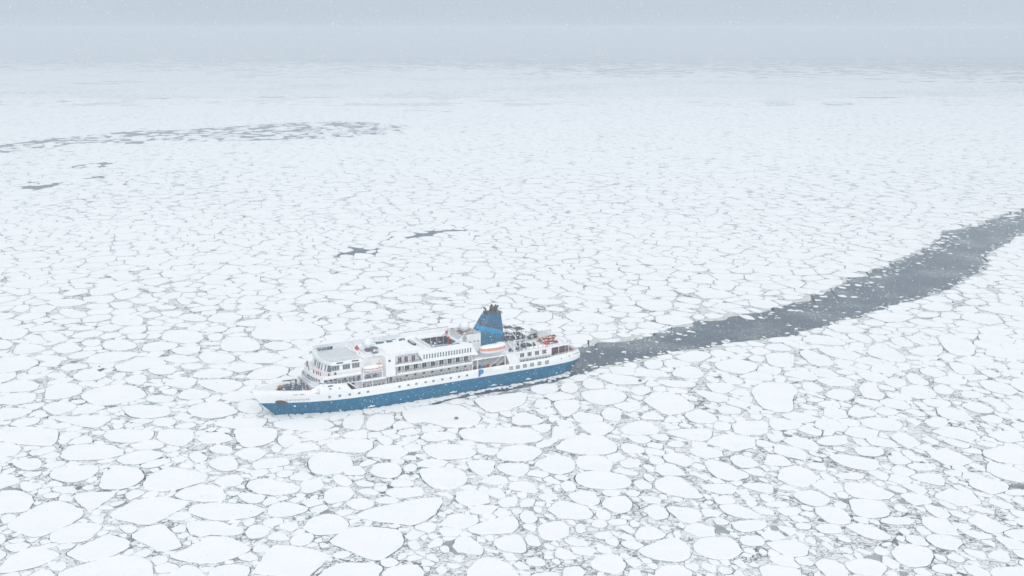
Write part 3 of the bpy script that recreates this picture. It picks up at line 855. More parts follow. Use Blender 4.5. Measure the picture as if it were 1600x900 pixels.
for _ in range(260):
    s = r3.uniform(4, 106); b_ = float(np.interp(s, [3, 5, 9, 15, 22, 74, 80, 86, 92, 97, 101, 104.6, 106], [4.4, 5.2, 7.3, 8.3, 8.5, 8.5, 8.0, 6.8, 4.9, 3.0, 1.5, .1, 0])) + abs(r3.gauss(.5, 1.0)) + .3
    q_ = S2W(s, b_); rr = r3.uniform(.25, .9); n = 7; rot = r3.uniform(0, 3)
    P = [(rr * 1.3 * math.cos(2 * math.pi * q / n) * r3.uniform(.7, 1.15), rr * math.sin(2 * math.pi * q / n) * r3.uniform(.7, 1.15)) for q in range(n)]
    FLOES.append(([(q_.x + a * math.cos(rot) - b * math.sin(rot), q_.y + a * math.sin(rot) + b * math.cos(rot)) for a, b in P], False))
def floe_geo(P, hz, detail):
    """rim that rolls off to the water, flat top; returns verts, faces, material index"""
    n = len(P); c = cen(P); V = []; Fc = []; mi = []
    rad = math.sqrt(area(P) / math.pi)
    ins_ = min(0.14, rad * 0.08)
    def ring(off, z):
        for (x, y) in P:
            d = math.hypot(x - c[0], y - c[1]) or 1; k = 1 - off / max(d, off * 2)
            V.append((c[0] + (x - c[0]) * k, c[1] + (y - c[1]) * k, z))
    ring(0.0, -0.03); ring(0.0, hz * 0.72)
    if detail: ring(ins_, hz)
    rings = 3 if detail else 2
    for q in range(rings - 1):
        for i in range(n): Fc.append((q * n + i, q * n + (i + 1) % n, (q + 1) * n + (i + 1) % n, (q + 1) * n + i)); mi.append(1 if q == 0 else 0)
    Fc.append(tuple((rings - 1) * n + i for i in range(n))); mi.append(0)
    return V, Fc, mi
def pxarea(P):
    q = [w2pix(x, y) for x, y in P]
    X0, X1 = min(a for a, _ in q), max(a for a, _ in q); Y0, Y1 = min(b for _, b in q), max(b for _, b in q)
    if X1 < 2 or X0 > 1598 or Y0 > 898: return 0, q
    cl = [(min(1600, max(0, a)), min(900, max(0, b))) for a, b in q]
    return area(cl), q
info = []
for k, (P, tr) in enumerate(FLOES):
    a, q = pxarea(P); info.append((a, k, q))
info.sort(key=lambda t: -t[0])
solo = [t for t in info[:296]]
solo_ids = {t[1] for t in solo}
def where(X, Y):
    h = [n for x, n in ((130, 'at the left edge'), (260, 'near the left edge'), (390, 'left of the bow'), (500, 'in line with the bow'), (600, 'in line with the bridge'), (700, 'in line with the pool'), (800, 'in line with the funnel'), (910, 'in line with the stern'), (1040, 'just right of the stern'), (1180, 'right of centre'), (1320, 'well right of centre'), (1460, 'near the right edge'), (1e9, 'at the right edge')) if X < x][0]
    v = [n for y, n in ((300, 'far distance'), (380, 'distance'), (430, 'middle distance'), (480, 'just beyond the ship'), (530, 'funnel height'), (580, 'upper deck height'), (630, 'hull height'), (670, 'just below hull height'), (710, 'upper foreground'), (750, 'middle foreground'), (790, 'lower foreground'), (840, 'just above the bottom'), (1e9, 'bottom edge')) if Y < y][0]
    return v + ', ' + h
def shape_of(P, a):
    cov = np.cov(np.array(P).T); ev = np.linalg.eigvalsh(cov); el = math.sqrt(ev[1] / max(ev[0], 1e-6))
    size = 'huge' if a > 3000 else 'large' if a > 1500 else 'medium' if a > 800 else 'small'
    return size + ' ' + ('long' if el > 1.9 else 'oblong' if el > 1.5 else 'oval' if el > 1.25 else 'round')
labs = {}; LAB = {}
for (a, k, q) in solo:
    X, Y = cen([(min(1600, max(0, u)), min(900, max(0, v))) for u, v in q])
    labs.setdefault('%s ice floe, %s' % (shape_of(FLOES[k][0], a), where(X, Y)), []).append((X, k))
for lab, its in labs.items():
    its.sort(); m_ = len(its)
    for j, (X, k) in enumerate(its):
        LAB[k] = lab + ('' if m_ == 1 else ', ' + (('leftmost' if j == 0 else 'rightmost' if j == m_ - 1 else 'middle' if m_ == 3 else ('second', 'third', 'fourth', 'fifth', 'sixth', 'seventh')[j - 1]) + ' one'))
seen = set()
zs = random.Random(4)
for rank, (a, k, q) in enumerate(solo):
    P = ccw(FLOES[k][0]); X, Y = cen([(min(1600, max(0, u)), min(900, max(0, v))) for u, v in q])
    # fine jitter of the outline so no edge is ruler-straight
    P2 = []
    for (x, y) in densify(P, 0.9): P2.append((x + mn.noise(Vector((x * .5, y * .5, 0))) * .38 + mn.noise(Vector((x * 1.7, y * 1.7, 4))) * .14, y + mn.noise(Vector((x * .5, y * .5, 8))) * .38 + mn.noise(Vector((x * 1.7, y * 1.7, 12))) * .14))
    c = cen(P2); V, Fc, mi = floe_geo([(x - c[0], y - c[1]) for x, y in P2], 0.20 + zs.random() * 0.12, True)
    ob = link_mesh('ice_floe', V, Fc, [M_SNOW, M_EDGE], None, mi); ob.location = (c[0], c[1], 0)
    tag(ob, LAB[k], 'ice floe', 'snow-covered floes of the pack ice')
mb = MB(); V = []; Fc = []; mi = []
for k, (P, tr) in enumerate(FLOES):
    if k in solo_ids: continue
    P = ccw(P); c = cen(P); det = c[1] < 650
    if c[1] < 420: P = [(x + mn.noise(Vector((x * .9, y * .9, 0))) * .25, y + mn.noise(Vector((x * .9, y * .9, 8))) * .25) for x, y in densify(P, 0.8)]
    v, f, m_ = floe_geo(P, (0.12 + 0.14 * zs.random()) * (0.6 if area(P) < 8 else 1), det); n0 = len(V); V += v; Fc += [tuple(i + n0 for i in g) for g in f]; mi += m_
tag(link_mesh('small_ice_floes', V, Fc, [M_SNOW, M_EDGE], None, mi), 'countless smaller white floes packed between the large ones', 'pack ice', kind='stuff')
# narrow cracks of open water round the floes
V = []; Fc = []
for k, (P, tr) in enumerate(FLOES):
    c = cen(P)
    if c[1] > 900: continue
    P = densify(ccw(P), 1.5) if c[1] < 450 else P
    n = len(P); n0 = len(V); A = math.sqrt(area(P))
    for (x, y) in P:
        d = math.hypot(x - c[0], y - c[1]) or 1; ww = max(0.0, (0.10 + 0.34 * mn.noise(Vector((x * .13, y * .13, 5))) + 0.12 * mn.noise(Vector((x, y, 2))))) * min(1.3, 0.35 + A / 12)
        V.append((x, y, 0.02)); V.append((c[0] + (x - c[0]) * (1 + ww / d), c[1] + (y - c[1]) * (1 + ww / d), 0.02 + (k % 40) * 0.0012))
    for i in range(n): Fc.append((n0 + 2 * i, n0 + 2 * i + 1, n0 + 2 * ((i + 1) % n) + 1, n0 + 2 * ((i + 1) % n)))
HL = [(3.5 + i * .6) for i in range(170)]
def wlh(s): return float(np.interp(s, [3, 5, 9, 15, 22, 74, 80, 86, 92, 97, 101, 104.6], [4.4, 5.2, 7.3, 8.3, 8.5, 8.5, 8.0, 6.8, 4.9, 3.0, 1.5, .08]))
n0 = len(V)
for s in HL:
    b_ = wlh(s); ww = max(.05, .45 + .9 * mn.noise(Vector((s * .16, 2, 0))) + .4 * mn.noise(Vector((s * .9, 5, 0))))
    a, c_ = S2W(s, b_ - .3), S2W(s + .1, b_ + ww); V.append((a.x, a.y, 0.075)); V.append((c_.x, c_.y, 0.075))
for i in range(len(HL) - 1): Fc.append((n0 + 2 * i, n0 + 2 * i + 1, n0 + 2 * i + 3, n0 + 2 * i + 2))
M_CRACK = mat('crack water', (0.04, 0.075, 0.10), 0.5, spec=0.2)
tag(link_mesh('crack_water', V, Fc, M_CRACK), kind='structure')
# dark lumps lying on the ice
for (X, Y, sx, lab) in ((713, 656, .9, 'dark dirty ice lump below the middle of the ship'), (1000, 597, .9, 'small dark ice lump on the pack right of the stern'), (170, 735, .55, 'tiny dark lump on a floe tip at lower left'), (1467, 564, .7, 'dark lump between floes below the channel, far right')):
    x, y = pix2w(X, Y); m_ = MB(); rr = random.Random(int(X)); m_.sphere((0, 0, 0.25), sx * .5, 9, 6, 0.7)
    m_.v = [(a * 1.5 * rr.uniform(.75, 1.2), b * rr.uniform(.75, 1.2), max(0.05, c_ * rr.uniform(.8, 1.2) + .25)) for a, b, c_ in m_.v]
    o = m_.build('ice_lump', mat('dirty ice', (0.13, 0.16, 0.18), 0.8, var=.5)); o.location = (x, y, 0.1); tag(o, lab, 'ice lump')
# ================================================================== THE SHIP (local x = metres forward of the stern, y = to port, z = up)
WHITE = mat('ship white paint', (0.83, 0.845, 0.85), 0.45, var=0.05, vscale=0.6)
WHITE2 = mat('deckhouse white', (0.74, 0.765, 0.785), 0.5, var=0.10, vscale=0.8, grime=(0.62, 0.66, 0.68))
BLUE = mat('hull blue', (0.000, 0.148, 0.29), 0.5, var=0.2, vscale=0.7, grime=(0.0, 0.105, 0.205), spec=.12)
DECKG = mat('grey deck', (0.30, 0.345, 0.35), 0.7, var=.2, vscale=1.5, snow=0.4)
DECKS = mat('snowy deck', (0.62, 0.65, 0.68), 0.8, var=.12, vscale=0.8, snow=0.8)
DECKR = mat('red brown deck', (0.30, 0.13, 0.10), 0.8, var=.3, vscale=2, snow=0.25)
TEAK = mat('deck promenade', (0.14, 0.10, 0.085), 0.8, var=.2, vscale=2)
GLASS = mat('dark glass', (0.018, 0.024, 0.03), 0.12, var=.5, vscale=1.3)
GLASS2 = mat('pale glass', (0.15, 0.185, 0.21), 0.15, var=.4, vscale=1.2)
FRAME = mat('window frame', (0.66, 0.69, 0.71), 0.5)
GREY = mat('grey machinery', (0.22, 0.24, 0.26), 0.6, var=.5, vscale=2.5, snow=0.15)
DGREY = mat('dark machinery', (0.055, 0.065, 0.08), 0.7, var=.4, vscale=2, snow=0.1)
NAVY = mat('navy cover', (0.015, 0.04, 0.10), 0.6, var=.3)
REDP = mat('red paint', (0.52, 0.045, 0.03), 0.5)
ORANGE = mat('orange band', (0.60, 0.11, 0.06), 0.5, grime=(.72, .48, .42), vscale=3.5)
WOOD = mat('wooden rail cap', (0.20, 0.085, 0.06), 0.6)
POOLW = mat('pool water', (0.10, 0.32, 0.42), 0.1)
BROWN = mat('brown curtain', (0.085, 0.045, 0.045), 0.7, var=.4, vscale=1.5)
YELL = mat('yellow machinery', (0.42, 0.27, 0.10), 0.6)
WGREY = mat('winch blue grey', (0.10, 0.15, 0.24), 0.6, var=.5, vscale=3, snow=0.2)
ship = empty('cruise_ship', SHIP_O, math.pi + PSI)
tag(ship, 'long white cruise ship with blue hull and blue funnel lying in the ice', 'ship')
BD = [(0, 5.6), (1.5, 6.6), (4, 7.5), (8, 8.2), (14, 8.5), (80, 8.5), (86, 8.3), (90, 7.9), (94, 7.15), (97, 6.6), (100, 5.6), (103, 4.35), (106, 2.9), (108, 1.9), (110, 0.8), (111.6, 0.08)]
BW = [(0, 3.2), (5, 5.2), (9, 7.3), (15, 8.3), (22, 8.5), (74, 8.5), (80, 8.0), (86, 6.8), (92, 4.9), (97, 3.0), (101, 1.5), (104.6, 0.08)]
ZT = [(0, 7.3), (12, 7.25), (14, 7.0), (83.7, 7.0), (84.7, 9.25), (92.6, 9.95), (95.9, 8.2), (103, 8.45), (111.6, 8.9)]
def bd(s): return interp(s, BD)
def stem(z): return interp(z, [(-2, 102.6), (0, 104.6), (4.35, 109.1), (6.5, 110.6), (8.75, 111.6)])
def stern(z): return interp(z, [(-2, 8.5), (0, 4.6), (2.2, 2.2), (4.6, 0.2), (4.8, 0.0), (7.3, 1.2)])
def hb(s, z, zt):
    """half breadth at height z; s is the position along the deck"""
    k = min(1, max(0, z / zt)); e = 0.85
    zs_, ze_ = stern(z), stem(z); u = (s - 0) / 111.6
    sw = zs_ + u * (ze_ - zs_)
    b0 = interp(4.6 + u * 100.0, BW); b1 = interp(u * 111.6, BD)
    return sw, b0 + (b1 - b0) * k ** e if z >= 0 else b0 * (1 + z * 0.08)
US = sorted(set([i * 1.5 for i in range(75)] + [0.4, 0.9, 83.7, 84.2, 84.7, 92.6, 95.9, 109.5, 110.2, 110.9, 111.3, 111.6, 108.5]))
def rows(s):
    zt = interp(s, ZT); zb = interp(s, [(0, 4.15), (85, 4.2), (111.6, 4.45)])
    return [-1.6, 0.0, 1.4, 2.8, zb, zb + (min(zt, 8.9) - zb) * 0.5, zt], zt
V = []; Fc = []; mi = []; nr = 7
for sg in (1, -1):
    base = len(V)
    for s in US:
        rz, zt = rows(s)
        for z in rz: x, b = hb(s, z, zt if zt < 9 else 8.6); V.append((x, sg * b, z))
    for i in range(len(US) - 1):
        for j in range(nr - 1):
            a = base + i * nr + j; f = (a, a + nr, a + nr + 1, a + 1); Fc.append(f if sg < 0 else f[::-1]); mi.append(0 if j < 4 else 1)
half = len(US) * nr
for j in range(nr - 1): Fc.append((j, j + 1, half + j + 1, half + j)); mi.append(0 if j < 4 else 1)
for f in (tuple(range(0, half, nr)),):   # bottom stays open: under the water
    pass
hull = link_mesh('hull', V, Fc, [BLUE, WHITE], ship, mi, True)
sm = hull.modifiers.new('thickness', 'SOLIDIFY'); sm.thickness = 0.16; sm.offset = -1
def bpart(name, mb, m, parent=ship, smooth=False): return mb.build(name, m, parent, smooth)
def outline(s0, s1, inset, step=1.5, both=True, z=None):
    ss = [s0 + (s1 - s0) * i / max(1, int((s1 - s0) / step)) for i in range(int((s1 - s0) / step) + 1)]
    pr = [(s, max(0.05, bd(s) - inset)) for s in ss] if z is None else [(hb(s, z, 8.6)[0], max(0.04, hb(s, z, 8.6)[1] - inset)) for s in ss]
    return pr + [(s, -b) for s, b in pr[::-1]]
# bulwark cap rail round the bow and the stern
for a, b in ((96.0, 111.5), (1.0, 12.5)):
    mb = MB()
    for sg in (1, -1):
        pts = []
        s = a
        while s <= b: x, bb = hb(s, interp(s, ZT), interp(s, ZT)); pts.append((x, sg * (bb - 0.05), interp(s, ZT) + 0.05)); s += 1.0
        mb.path(pts, 0.11, 5)
    bpart('bulwark_cap', mb, WHITE)
# decks
bpart('foredeck', MB().prism(outline(93, 110.8, 0.22, z=6.5), 6.45, 6.6), DECKG)
bpart('promenade_deck', MB().prism(outline(1.6, 84.2, 0.25), 6.3, 6.45), TEAK)
mb = MB(); mb.prism([(82, 8.25), (92.3, 7.55), (95.2, 6.6), (95.2, -6.6), (92.3, -7.55), (82, -8.25)], 9.1, 9.3); bpart('boat_deck', mb, DECKS)
mb = MB(); mb.box(68.5, 82.2, -8.4, 8.4, 9.0, 9.3); bpart('boat_deck', mb, WHITE2)
# snow drifts lying on the foredeck along the near bulwark
mb = MB(); mb.prism([(96.5, 6.0), (100, 4.8), (104, 3.1), (107, 1.8), (107, 0.6), (102.5, 1.3), (98.5, 3.2), (96.5, 4.6)], 6.6, 6.72); o = bpart('snow_drift', mb, M_SNOW)
# ---- foredeck machinery
def winch(cx, cy, name='mooring_winch', m1=WGREY):
    mb = MB(); mb.box(cx - .9, cx + .9, cy - 1.2, cy + 1.2, 6.6, 6.85); o = bpart(name, mb, GREY)
    d = MB(); d.tube((cx, cy - 1.1, 7.4), (cx, cy + 1.1, 7.4), .55, 14); d.tube((cx, cy - 1.15, 7.4), (cx, cy - 1.0, 7.4), .8, 14); d.tube((cx, cy + 1.0, 7.4), (cx, cy + 1.15, 7.4), .8, 14); d.build('drum', m1, o)
    g = MB(); g.box(cx - 1.0, cx - .3, cy - .4, cy + .5, 6.85, 7.6); g.box(cx - 1.3, cx - .5, cy - 1.4, cy - .7, 6.85, 7.9); g.build('motor_housing', m1, o)
winch(99.4, 1.9); winch(99.8, -1.8); winch(97.4, 0.2); winch(101.7, 0.0)
mb = MB()
for (s, t, h, r) in ((103.4, .9, .8, .28), (103.4, -.9, .8, .28), (98, 4.6, .8, .25), (98, -4.8, .8, .25), (102.6, -2.2, .7, .25), (105.3, 0, .9, .35)): mb.tube((s, t, 6.6), (s, t, 6.6 + h), r, 10); mb.tube((s, t, 6.6 + h), (s, t, 6.7 + h), r * 1.35, 10)
bpart('bollards', mb, DGREY)
mb = MB(); mb.box(101.0, 102.6, -3.4, -2.1, 6.6, 7.9); mb.box(100.6, 101.0, -3.1, -2.4, 6.6, 8.2); mb.tube((101.8, -2.6, 7.9), (102.6, -1.4, 8.6), .16, 6); bpart('deck_locker', mb, YELL)
mb = MB(); mb.tube((97.0, -2.8, 6.6), (97.0, -2.8, 9.2), .28, 8); mb.tube((97.0, -2.8, 9.1), (101.5, -1.6, 9.7), .16, 6); mb.tube((97.0, -2.8, 7.6), (99.6, -2.1, 9.4), .09, 5); mb.box(96.6, 97.4, -3.2, -2.4, 6.6, 7.5); bpart('deck_crane', mb, DGREY)
mb = MB(); mb.tube((110.2, 0, 8.4), (110.4, 0, 10.9), .07, 6); mb.tube((110.35, -.4, 10.3), (110.35, .4, 10.3), .05, 5); bpart('jackstaff', mb, WHITE)
mb = MB()
for k in range(9):
    a = random.Random(k).uniform(-1, 1); s = 105.6 + k * .48; mb.box(s, s + .3, a * .5 - .2, a * .5 + .25, 6.6, 7.2 + .8 * abs(a) + k * .08)
bpart('anchor_chain_gear', mb, DGREY)
mb = MB(); mb.side([(101.6, 6.6), (101.9, 6.6), (101.9, 7.6), (101.6, 7.6)], -3.9, 3.9); bpart('wave_breaker', mb, GREY) if False else None
# ---- front of the deckhouse and the bridge
def arc(s_side, t_side, s_mid, n=11, fl=2.6):
    return [(s_side + (s_mid - s_side) * (1 - abs(t_side - 2 * t_side * i / (n - 1)) ** fl / t_side ** fl), t_side - 2 * t_side * i / (n - 1)) for i in range(n)]
mb = MB(); mb.strip([(x, y) for x, y in arc(93.2, 7.3, 95.2, 13)][::-1], 6.6, 10.5, 0.15); bpart('front_bulkhead', mb, WHITE2)
mb = MB(); mb.prism(arc(93.2, 7.3, 95.2, 13) + [(82, -7.4), (82, 7.4)], 9.3, 9.36); bpart('front_deck', mb, DECKS)
mb = MB()
for t in (-3.2, -.6, 2.3, 5.2): mb.box(94.6, 95.35 if abs(t) < 4 else 94.95, t - .35, t + .35, 6.6, 8.5)
bpart('front_door', mb, DGREY)
mb = MB(); mb.box(95.0, 95.75, 3.4, 4.1, 6.9, 8.2); bpart('fire_locker', mb, REDP)
mb = MB(); mb.tube((95.4, 5.6, 6.6), (95.0, 6.6, 9.9), .07, 5); mb.tube((95.7, 5.0, 6.6), (95.3, 6.0, 9.9), .07, 5)
for k in range(9): mb.tube((95.4 - .045 * k, 5.65 + .11 * k, 6.8 + .36 * k), (95.68 - .045 * k, 5.05 + .11 * k, 6.8 + .36 * k), .04, 4)
bpart('ladder', mb, WHITE)
# walkway deck round the bridge (deck 6) and its tall curved bulwark
WB = arc(92.2, 8.55, 94.1, 17, 2.4)
mb = MB(); mb.prism(WB + [(80.2, -8.55), (80.2, 8.55)], 11.35, 11.5); bpart('bridge_wing_deck', mb, DECKS)
mb = MB(); mb.strip(WB[::-1], 10.35, 12.35, 0.12, lean=-0.18); o_bul = bpart('bridge_wing_bulwark', mb, WHITE)
for sg in (1, -1):
    mb = MB(); mb.box(80.4, 92.3, sg * 8.42 if sg > 0 else -8.55, 8.55 if sg > 0 else -8.42, 11.25, 12.35); bpart('bridge_wing_bulwark', mb, WHITE)
for k in range(8):                                   # little dark ports under the wing, on the near half
    i = 1.6 + k * 0.98; j = int(i); f = i - j; a, b = WB[j], WB[j + 1]; x = a[0] + (b[0] - a[0]) * f; y = a[1] + (b[1] - a[1]) * f
    if y < -1: break
    dx, dy = b[0] - a[0], b[1] - a[1]; L = math.hypot(dx, dy); ux, uy = dx / L, dy / L; nx, ny = -uy, ux
    if nx < 0: nx, ny = -nx, -ny
    m_ = MB(); P0 = Vector((x + nx * .03, y + ny * .03, 0)); vv = []
    for du, z, off in ((-.30, 10.66, 0), (.30, 10.66, 0), (.30, 11.16, -.045), (-.30, 11.16, -.045)): vv.append((P0.x + ux * du + nx * off, P0.y + uy * du + ny * off, z))
    m_.add(vv + [(a_ - nx * .06, b_ - ny * .06, c_) for a_, b_, c_ in vv], [(0, 1, 2, 3), (7, 6, 5, 4), (0, 4, 5, 1), (1, 5, 6, 2), (2, 6, 7, 3), (3, 7, 4, 0)])
    bpart('port', m_, GLASS)
# deck-5 side gallery below the bridge
for sg in (1, -1):
    mb = MB(); mb.box(80.5, 92.0, min(sg * 6.6, sg * 6.75), max(sg * 6.6, sg * 6.75), 9.3, 11.4); bpart('gallery_wall', mb, WHITE2)
mb = MB(); mb.box(91.6, 92.0, -6.8, 6.8, 9.3, 11.4); bpart('gallery_wall', mb, WHITE2)
def win(s, t, z, w_, h_, ncol=2, nrow=1, pane=GLASS, name='window', parent=ship, frame_w=.07, sub=True, fm=None, dep=.05):
    """window on the port side (t>0) or starboard; frame with mullions and a pane as its child"""
    sg = 1 if t > 0 else -1; f = MB(); y0, y1 = sorted((t, t + sg * dep)); fw = frame_w
    f.box(s - w_ / 2, s + w_ / 2, y0, y1, z - h_ / 2, z - h_ / 2 + fw); f.box(s - w_ / 2, s + w_ / 2, y0, y1, z + h_ / 2 - fw, z + h_ / 2)
    f.box(s - w_ / 2, s - w_ / 2 + fw, y0, y1, z - h_ / 2 + fw, z + h_ / 2 - fw); f.box(s + w_ / 2 - fw, s + w_ / 2, y0, y1, z - h_ / 2 + fw, z + h_ / 2 - fw)
    for k in range(1, ncol): x = s - w_ / 2 + w_ * k / ncol; f.box(x - fw * .55, x + fw * .55, y0, y1, z - h_ / 2 + fw, z + h_ / 2 - fw)
    for k in range(1, nrow): zz = z - h_ / 2 + h_ * k / nrow; f.box(s - w_ / 2 + fw, s + w_ / 2 - fw, y0, y1 - .004 if sg > 0 else y1, zz - fw * .5, zz + fw * .5)
    o = f.build(name, fm or FRAME, parent)
    p = MB(); ya, yb = sorted((t + sg * .006, t + sg * .024)); p.box(s - w_ / 2 + fw * .5, s + w_ / 2 - fw * .5, ya, yb, z - h_ / 2 + fw * .5, z + h_ / 2 - fw * .5); p.build('pane', pane, o)
    return o
for s in (91.0, 89.3, 87.9): win(s, 6.75, 10.5, 1.1, .9, 1)
mb = MB()
for k in range(9): mb.box(80.8 + k * 1.15, 81.4 + k * 1.15, 7.2, 7.7, 9.3, 9.9 + .2 * (k % 3))
bpart('gallery_lockers', mb, GREY)
# bridge house
B0 = arc(89.6, 7.9, 92.0, 11, 2.6); B1 = arc(88.9, 7.9, 90.9, 11, 2.6)
V = []; n = len(B0)
for (a, b) in B0: V.append((a, b, 11.5))
for (a, b) in B1: V.append((a, b, 15.6))
Fc = [(i, i + 1, n + i + 1, n + i) for i in range(n - 1)]
V += [(80.2, 7.9, 11.5), (80.2, 7.9, 15.6), (80.2, -7.9, 11.5), (80.2, -7.9, 15.6)]
Fc += [(2 * n, 0, n, 2 * n + 1), (n - 1, 2 * n + 2, 2 * n + 3, 2 * n - 1), (2 * n + 2, 2 * n, 2 * n + 1, 2 * n + 3), tuple([2 * n + 1] + list(range(n, 2 * n)) + [2 * n + 3])]
bpart('bridge_house', MB().add(V, Fc), WHITE)
def quad_window(pa, pb, z0, z1, ia, ib, name='bridge_window'):
    """leaning front window between two plan points; ia, ib = inset plan points of the top"""
    a0, b0, a1, b1 = Vector((*pa, z0)), Vector((*pb, z0)), Vector((*ia, z1)), Vector((*ib, z1))
    nrm = (b0 - a0).cross(a1 - a0).normalized()
    if nrm.x + nrm.y * .3 < 0: nrm = -nrm
    def pt(u, v, off): return a0 * (1 - u) * (1 - v) + b0 * u * (1 - v) + a1 * (1 - u) * v + b1 * u * v + nrm * off
    def slab(u0, u1, v0, v1, o0, o1, m_):
        vs_ = [pt(u, v, o) for o in (o0, o1) for u, v in ((u0, v0), (u1, v0), (u1, v1), (u0, v1))]
        m_.add(vs_, [(3, 2, 1, 0), (4, 5, 6, 7), (0, 1, 5, 4), (1, 2, 6, 5), (2, 3, 7, 6), (3, 0, 4, 7)])
    f = MB()
    for q in ((0, 1, 0, .05), (0, 1, .95, 1), (0, .05, .05, .95), (.95, 1, .05, .95)): slab(*q, 0.0, .07, f)
    o = f.build(name, WHITE, ship); g = MB(); slab(.03, .97, .03, .97, .01, .04, g); g.build('pane', GLASS2, o); return o
def lerp2(a, b, k): return (a[0] + (b[0] - a[0]) * k, a[1] + (b[1] - a[1]) * k)
def on_arc(A, t):      # plan point of the arc at athwartship position t
    for a, b in zip(A, A[1:]):
        if a[1] >= t >= b[1]: return lerp2(a, b, (a[1] - t) / (a[1] - b[1]))
    return A[-1]
def lean(t, z): k = (z - 11.5) / 4.1; a, b = on_arc(B0, t), on_arc(B1, t); return lerp2(a, b, k)
for ta, tb in ((7.85, 6.3), (5.9, 3.5), (3.1, .6), (.2, -2.3), (-2.7, -5.1), (-5.5, -7.4)):
    quad_window(lean(ta, 13.05), lean(tb, 13.05), 13.05, 15.15, lean(ta, 15.15), lean(tb, 15.15))
for s in (88.1, 84.7, 81.7): win(s, 7.9, 14.25, 2.4, 1.6, 3, 1, pane=GLASS2, name='bridge_window', fm=FRAME)
# bridge roof, rim and what stands on it
RF = arc(89.5, 8.5, 91.2, 15, 2.6)
mb = MB(); mb.prism(RF + [(72.5, -8.5), (72.5, 6.2), (79.8, 6.2), (79.8, 8.5)], 15.6, 15.75); bpart('bridge_roof', mb, DECKS)
mb = MB(); mb.strip(RF[::-1], 15.35, 16.35, .15, lean=-.12)
mb.box(80, 89.5, 8.38, 8.55, 15.35, 16.35); bpart('roof_rim', mb, WHITE)
mb = MB(); mb.box(60, 89.3, -8.8, -8.62, 15.4, 17.1); bpart('side_screen', mb, WHITE2)
for (a, b) in ((85.9, 88.0), (81.0, 83.2)):
    mb = MB(); mb.box(a, b, 8.552, 8.57, 15.72, 16.1); bpart('vent_slot', mb, GLASS)
RI = arc(88.2, 7.3, 89.9, 15, 2.6)
mb = MB(); mb.prism(RI + [(79, -7.3), (79, 7.3)], 15.75, 15.80); bpart('roof_deck', mb, mat('roof deck grey', (0.62, 0.65, 0.67), .8, var=.12, vscale=.5))
def rail(path, z, h, name='rail', n_wire=2, post=1.6, m=WHITE, capm=None, r=.035):
    mb = MB(); pts = []
    P = [Vector((p[0], p[1], z)) for p in path]
    for a, b in zip(P, P[1:]):
        k = max(1, int((b - a).length / post))
        for i in range(k): q = a + (b - a) * i / k; mb.tube(q, q + Vector((0, 0, h)), r, 4)
        for j in range(n_wire + 1): zz = h * (j + 1) / (n_wire + 1); mb.tube(a + Vector((0, 0, zz)), b + Vector((0, 0, zz)), r * (1.3 if j == n_wire else .7), 4, mi=1 if (j == n_wire and capm) else 0)
    mb.tube(P[-1], P[-1] + Vector((0, 0, h)), r, 4)
    return bpart(name, mb, [m, capm] if capm else m)
rail([(79.2, 7.2), (84, 7.2), (88, 7.0)] + RI[2:-2] + [(84, -7.2), (79.2, -7.2)], 15.8, 1.1, r=.045)
mb = MB(); mb.box(83.6, 88.6, -7.15, -6.85, 15.8, 16.7); bpart('windbreak', mb, NAVY)
mb = MB(); mb.box(77.5, 78.2, -7.5, 3, 15.8, 16.4); mb.box(76.2, 76.8, -7.5, 4.5, 15.8, 16.2); bpart('roof_bench', mb, WHITE)
mb = MB(); mb.box(78.4, 79.3, -1.6, 2.4, 15.8, 16.5); mb.side([(78.5, 16.5), (79.2, 16.5), (78.85, 16.9)], -1.5, 2.3); bpart('raft_locker', mb, WHITE)
mb = MB(); mb.box(77.4, 78.4, -1.4, -.2, 16.5, 17.1); mb.tube((77.9, -.8, 17.1), (77.9, -.8, 17.7), .3, 8); bpart('red_lamp_box', mb, REDP)
def dome(s, t, z, r, base, name='radar_dome'):
    mb = MB(); mb.sphere((s, t, z), r, 28, 18); o = bpart(name, mb, mat('radome', (.76, .80, .82), .35), smooth=True)
    b_ = MB(); b_.tube((s, t, base), (s, t, z - r * .75), r * .42, 14, r2=r * .6); b_.box(s - r * .7, s + r * .7, t - r * .7, t + r * .7, base, base + .25); b_.build('pedestal', GREY, o)
dome(74.6, 0.0, 18.3, 1.68, 15.75)
mb = MB()
for (s, t) in ((77.3, 3.6), (77.3, -4.2)): mb.tube((s, t, 15.75), (s, t, 18.6), .06, 5); mb.tube((s - .5, t, 18.2), (s + .5, t, 18.2), .04, 4)
mb.tube((76.6, -6.5, 15.75), (76.6, -6.5, 20.6), .11, 6); mb.tube((76.6, -7.5, 19.2), (76.6, -5.5, 19.2), .06, 5); mb.tube((76.6, -7.2, 18.2), (76.6, -5.8, 18.2), .06, 5)
bpart('antenna_mast', mb, WHITE)
mb = MB(); mb.box(72.8, 74.4, 2.2, 4.0, 15.75, 16.9); mb.box(71.6, 73, -1.4, .8, 15.75, 16.5); mb.tube((72.4, 1.6, 15.75), (72.4, 1.6, 17.0), .35, 10); mb.box(72.9, 73.7, -3.6, -2.6, 15.75, 16.6); bpart('roof_ventilators', mb, GREY)
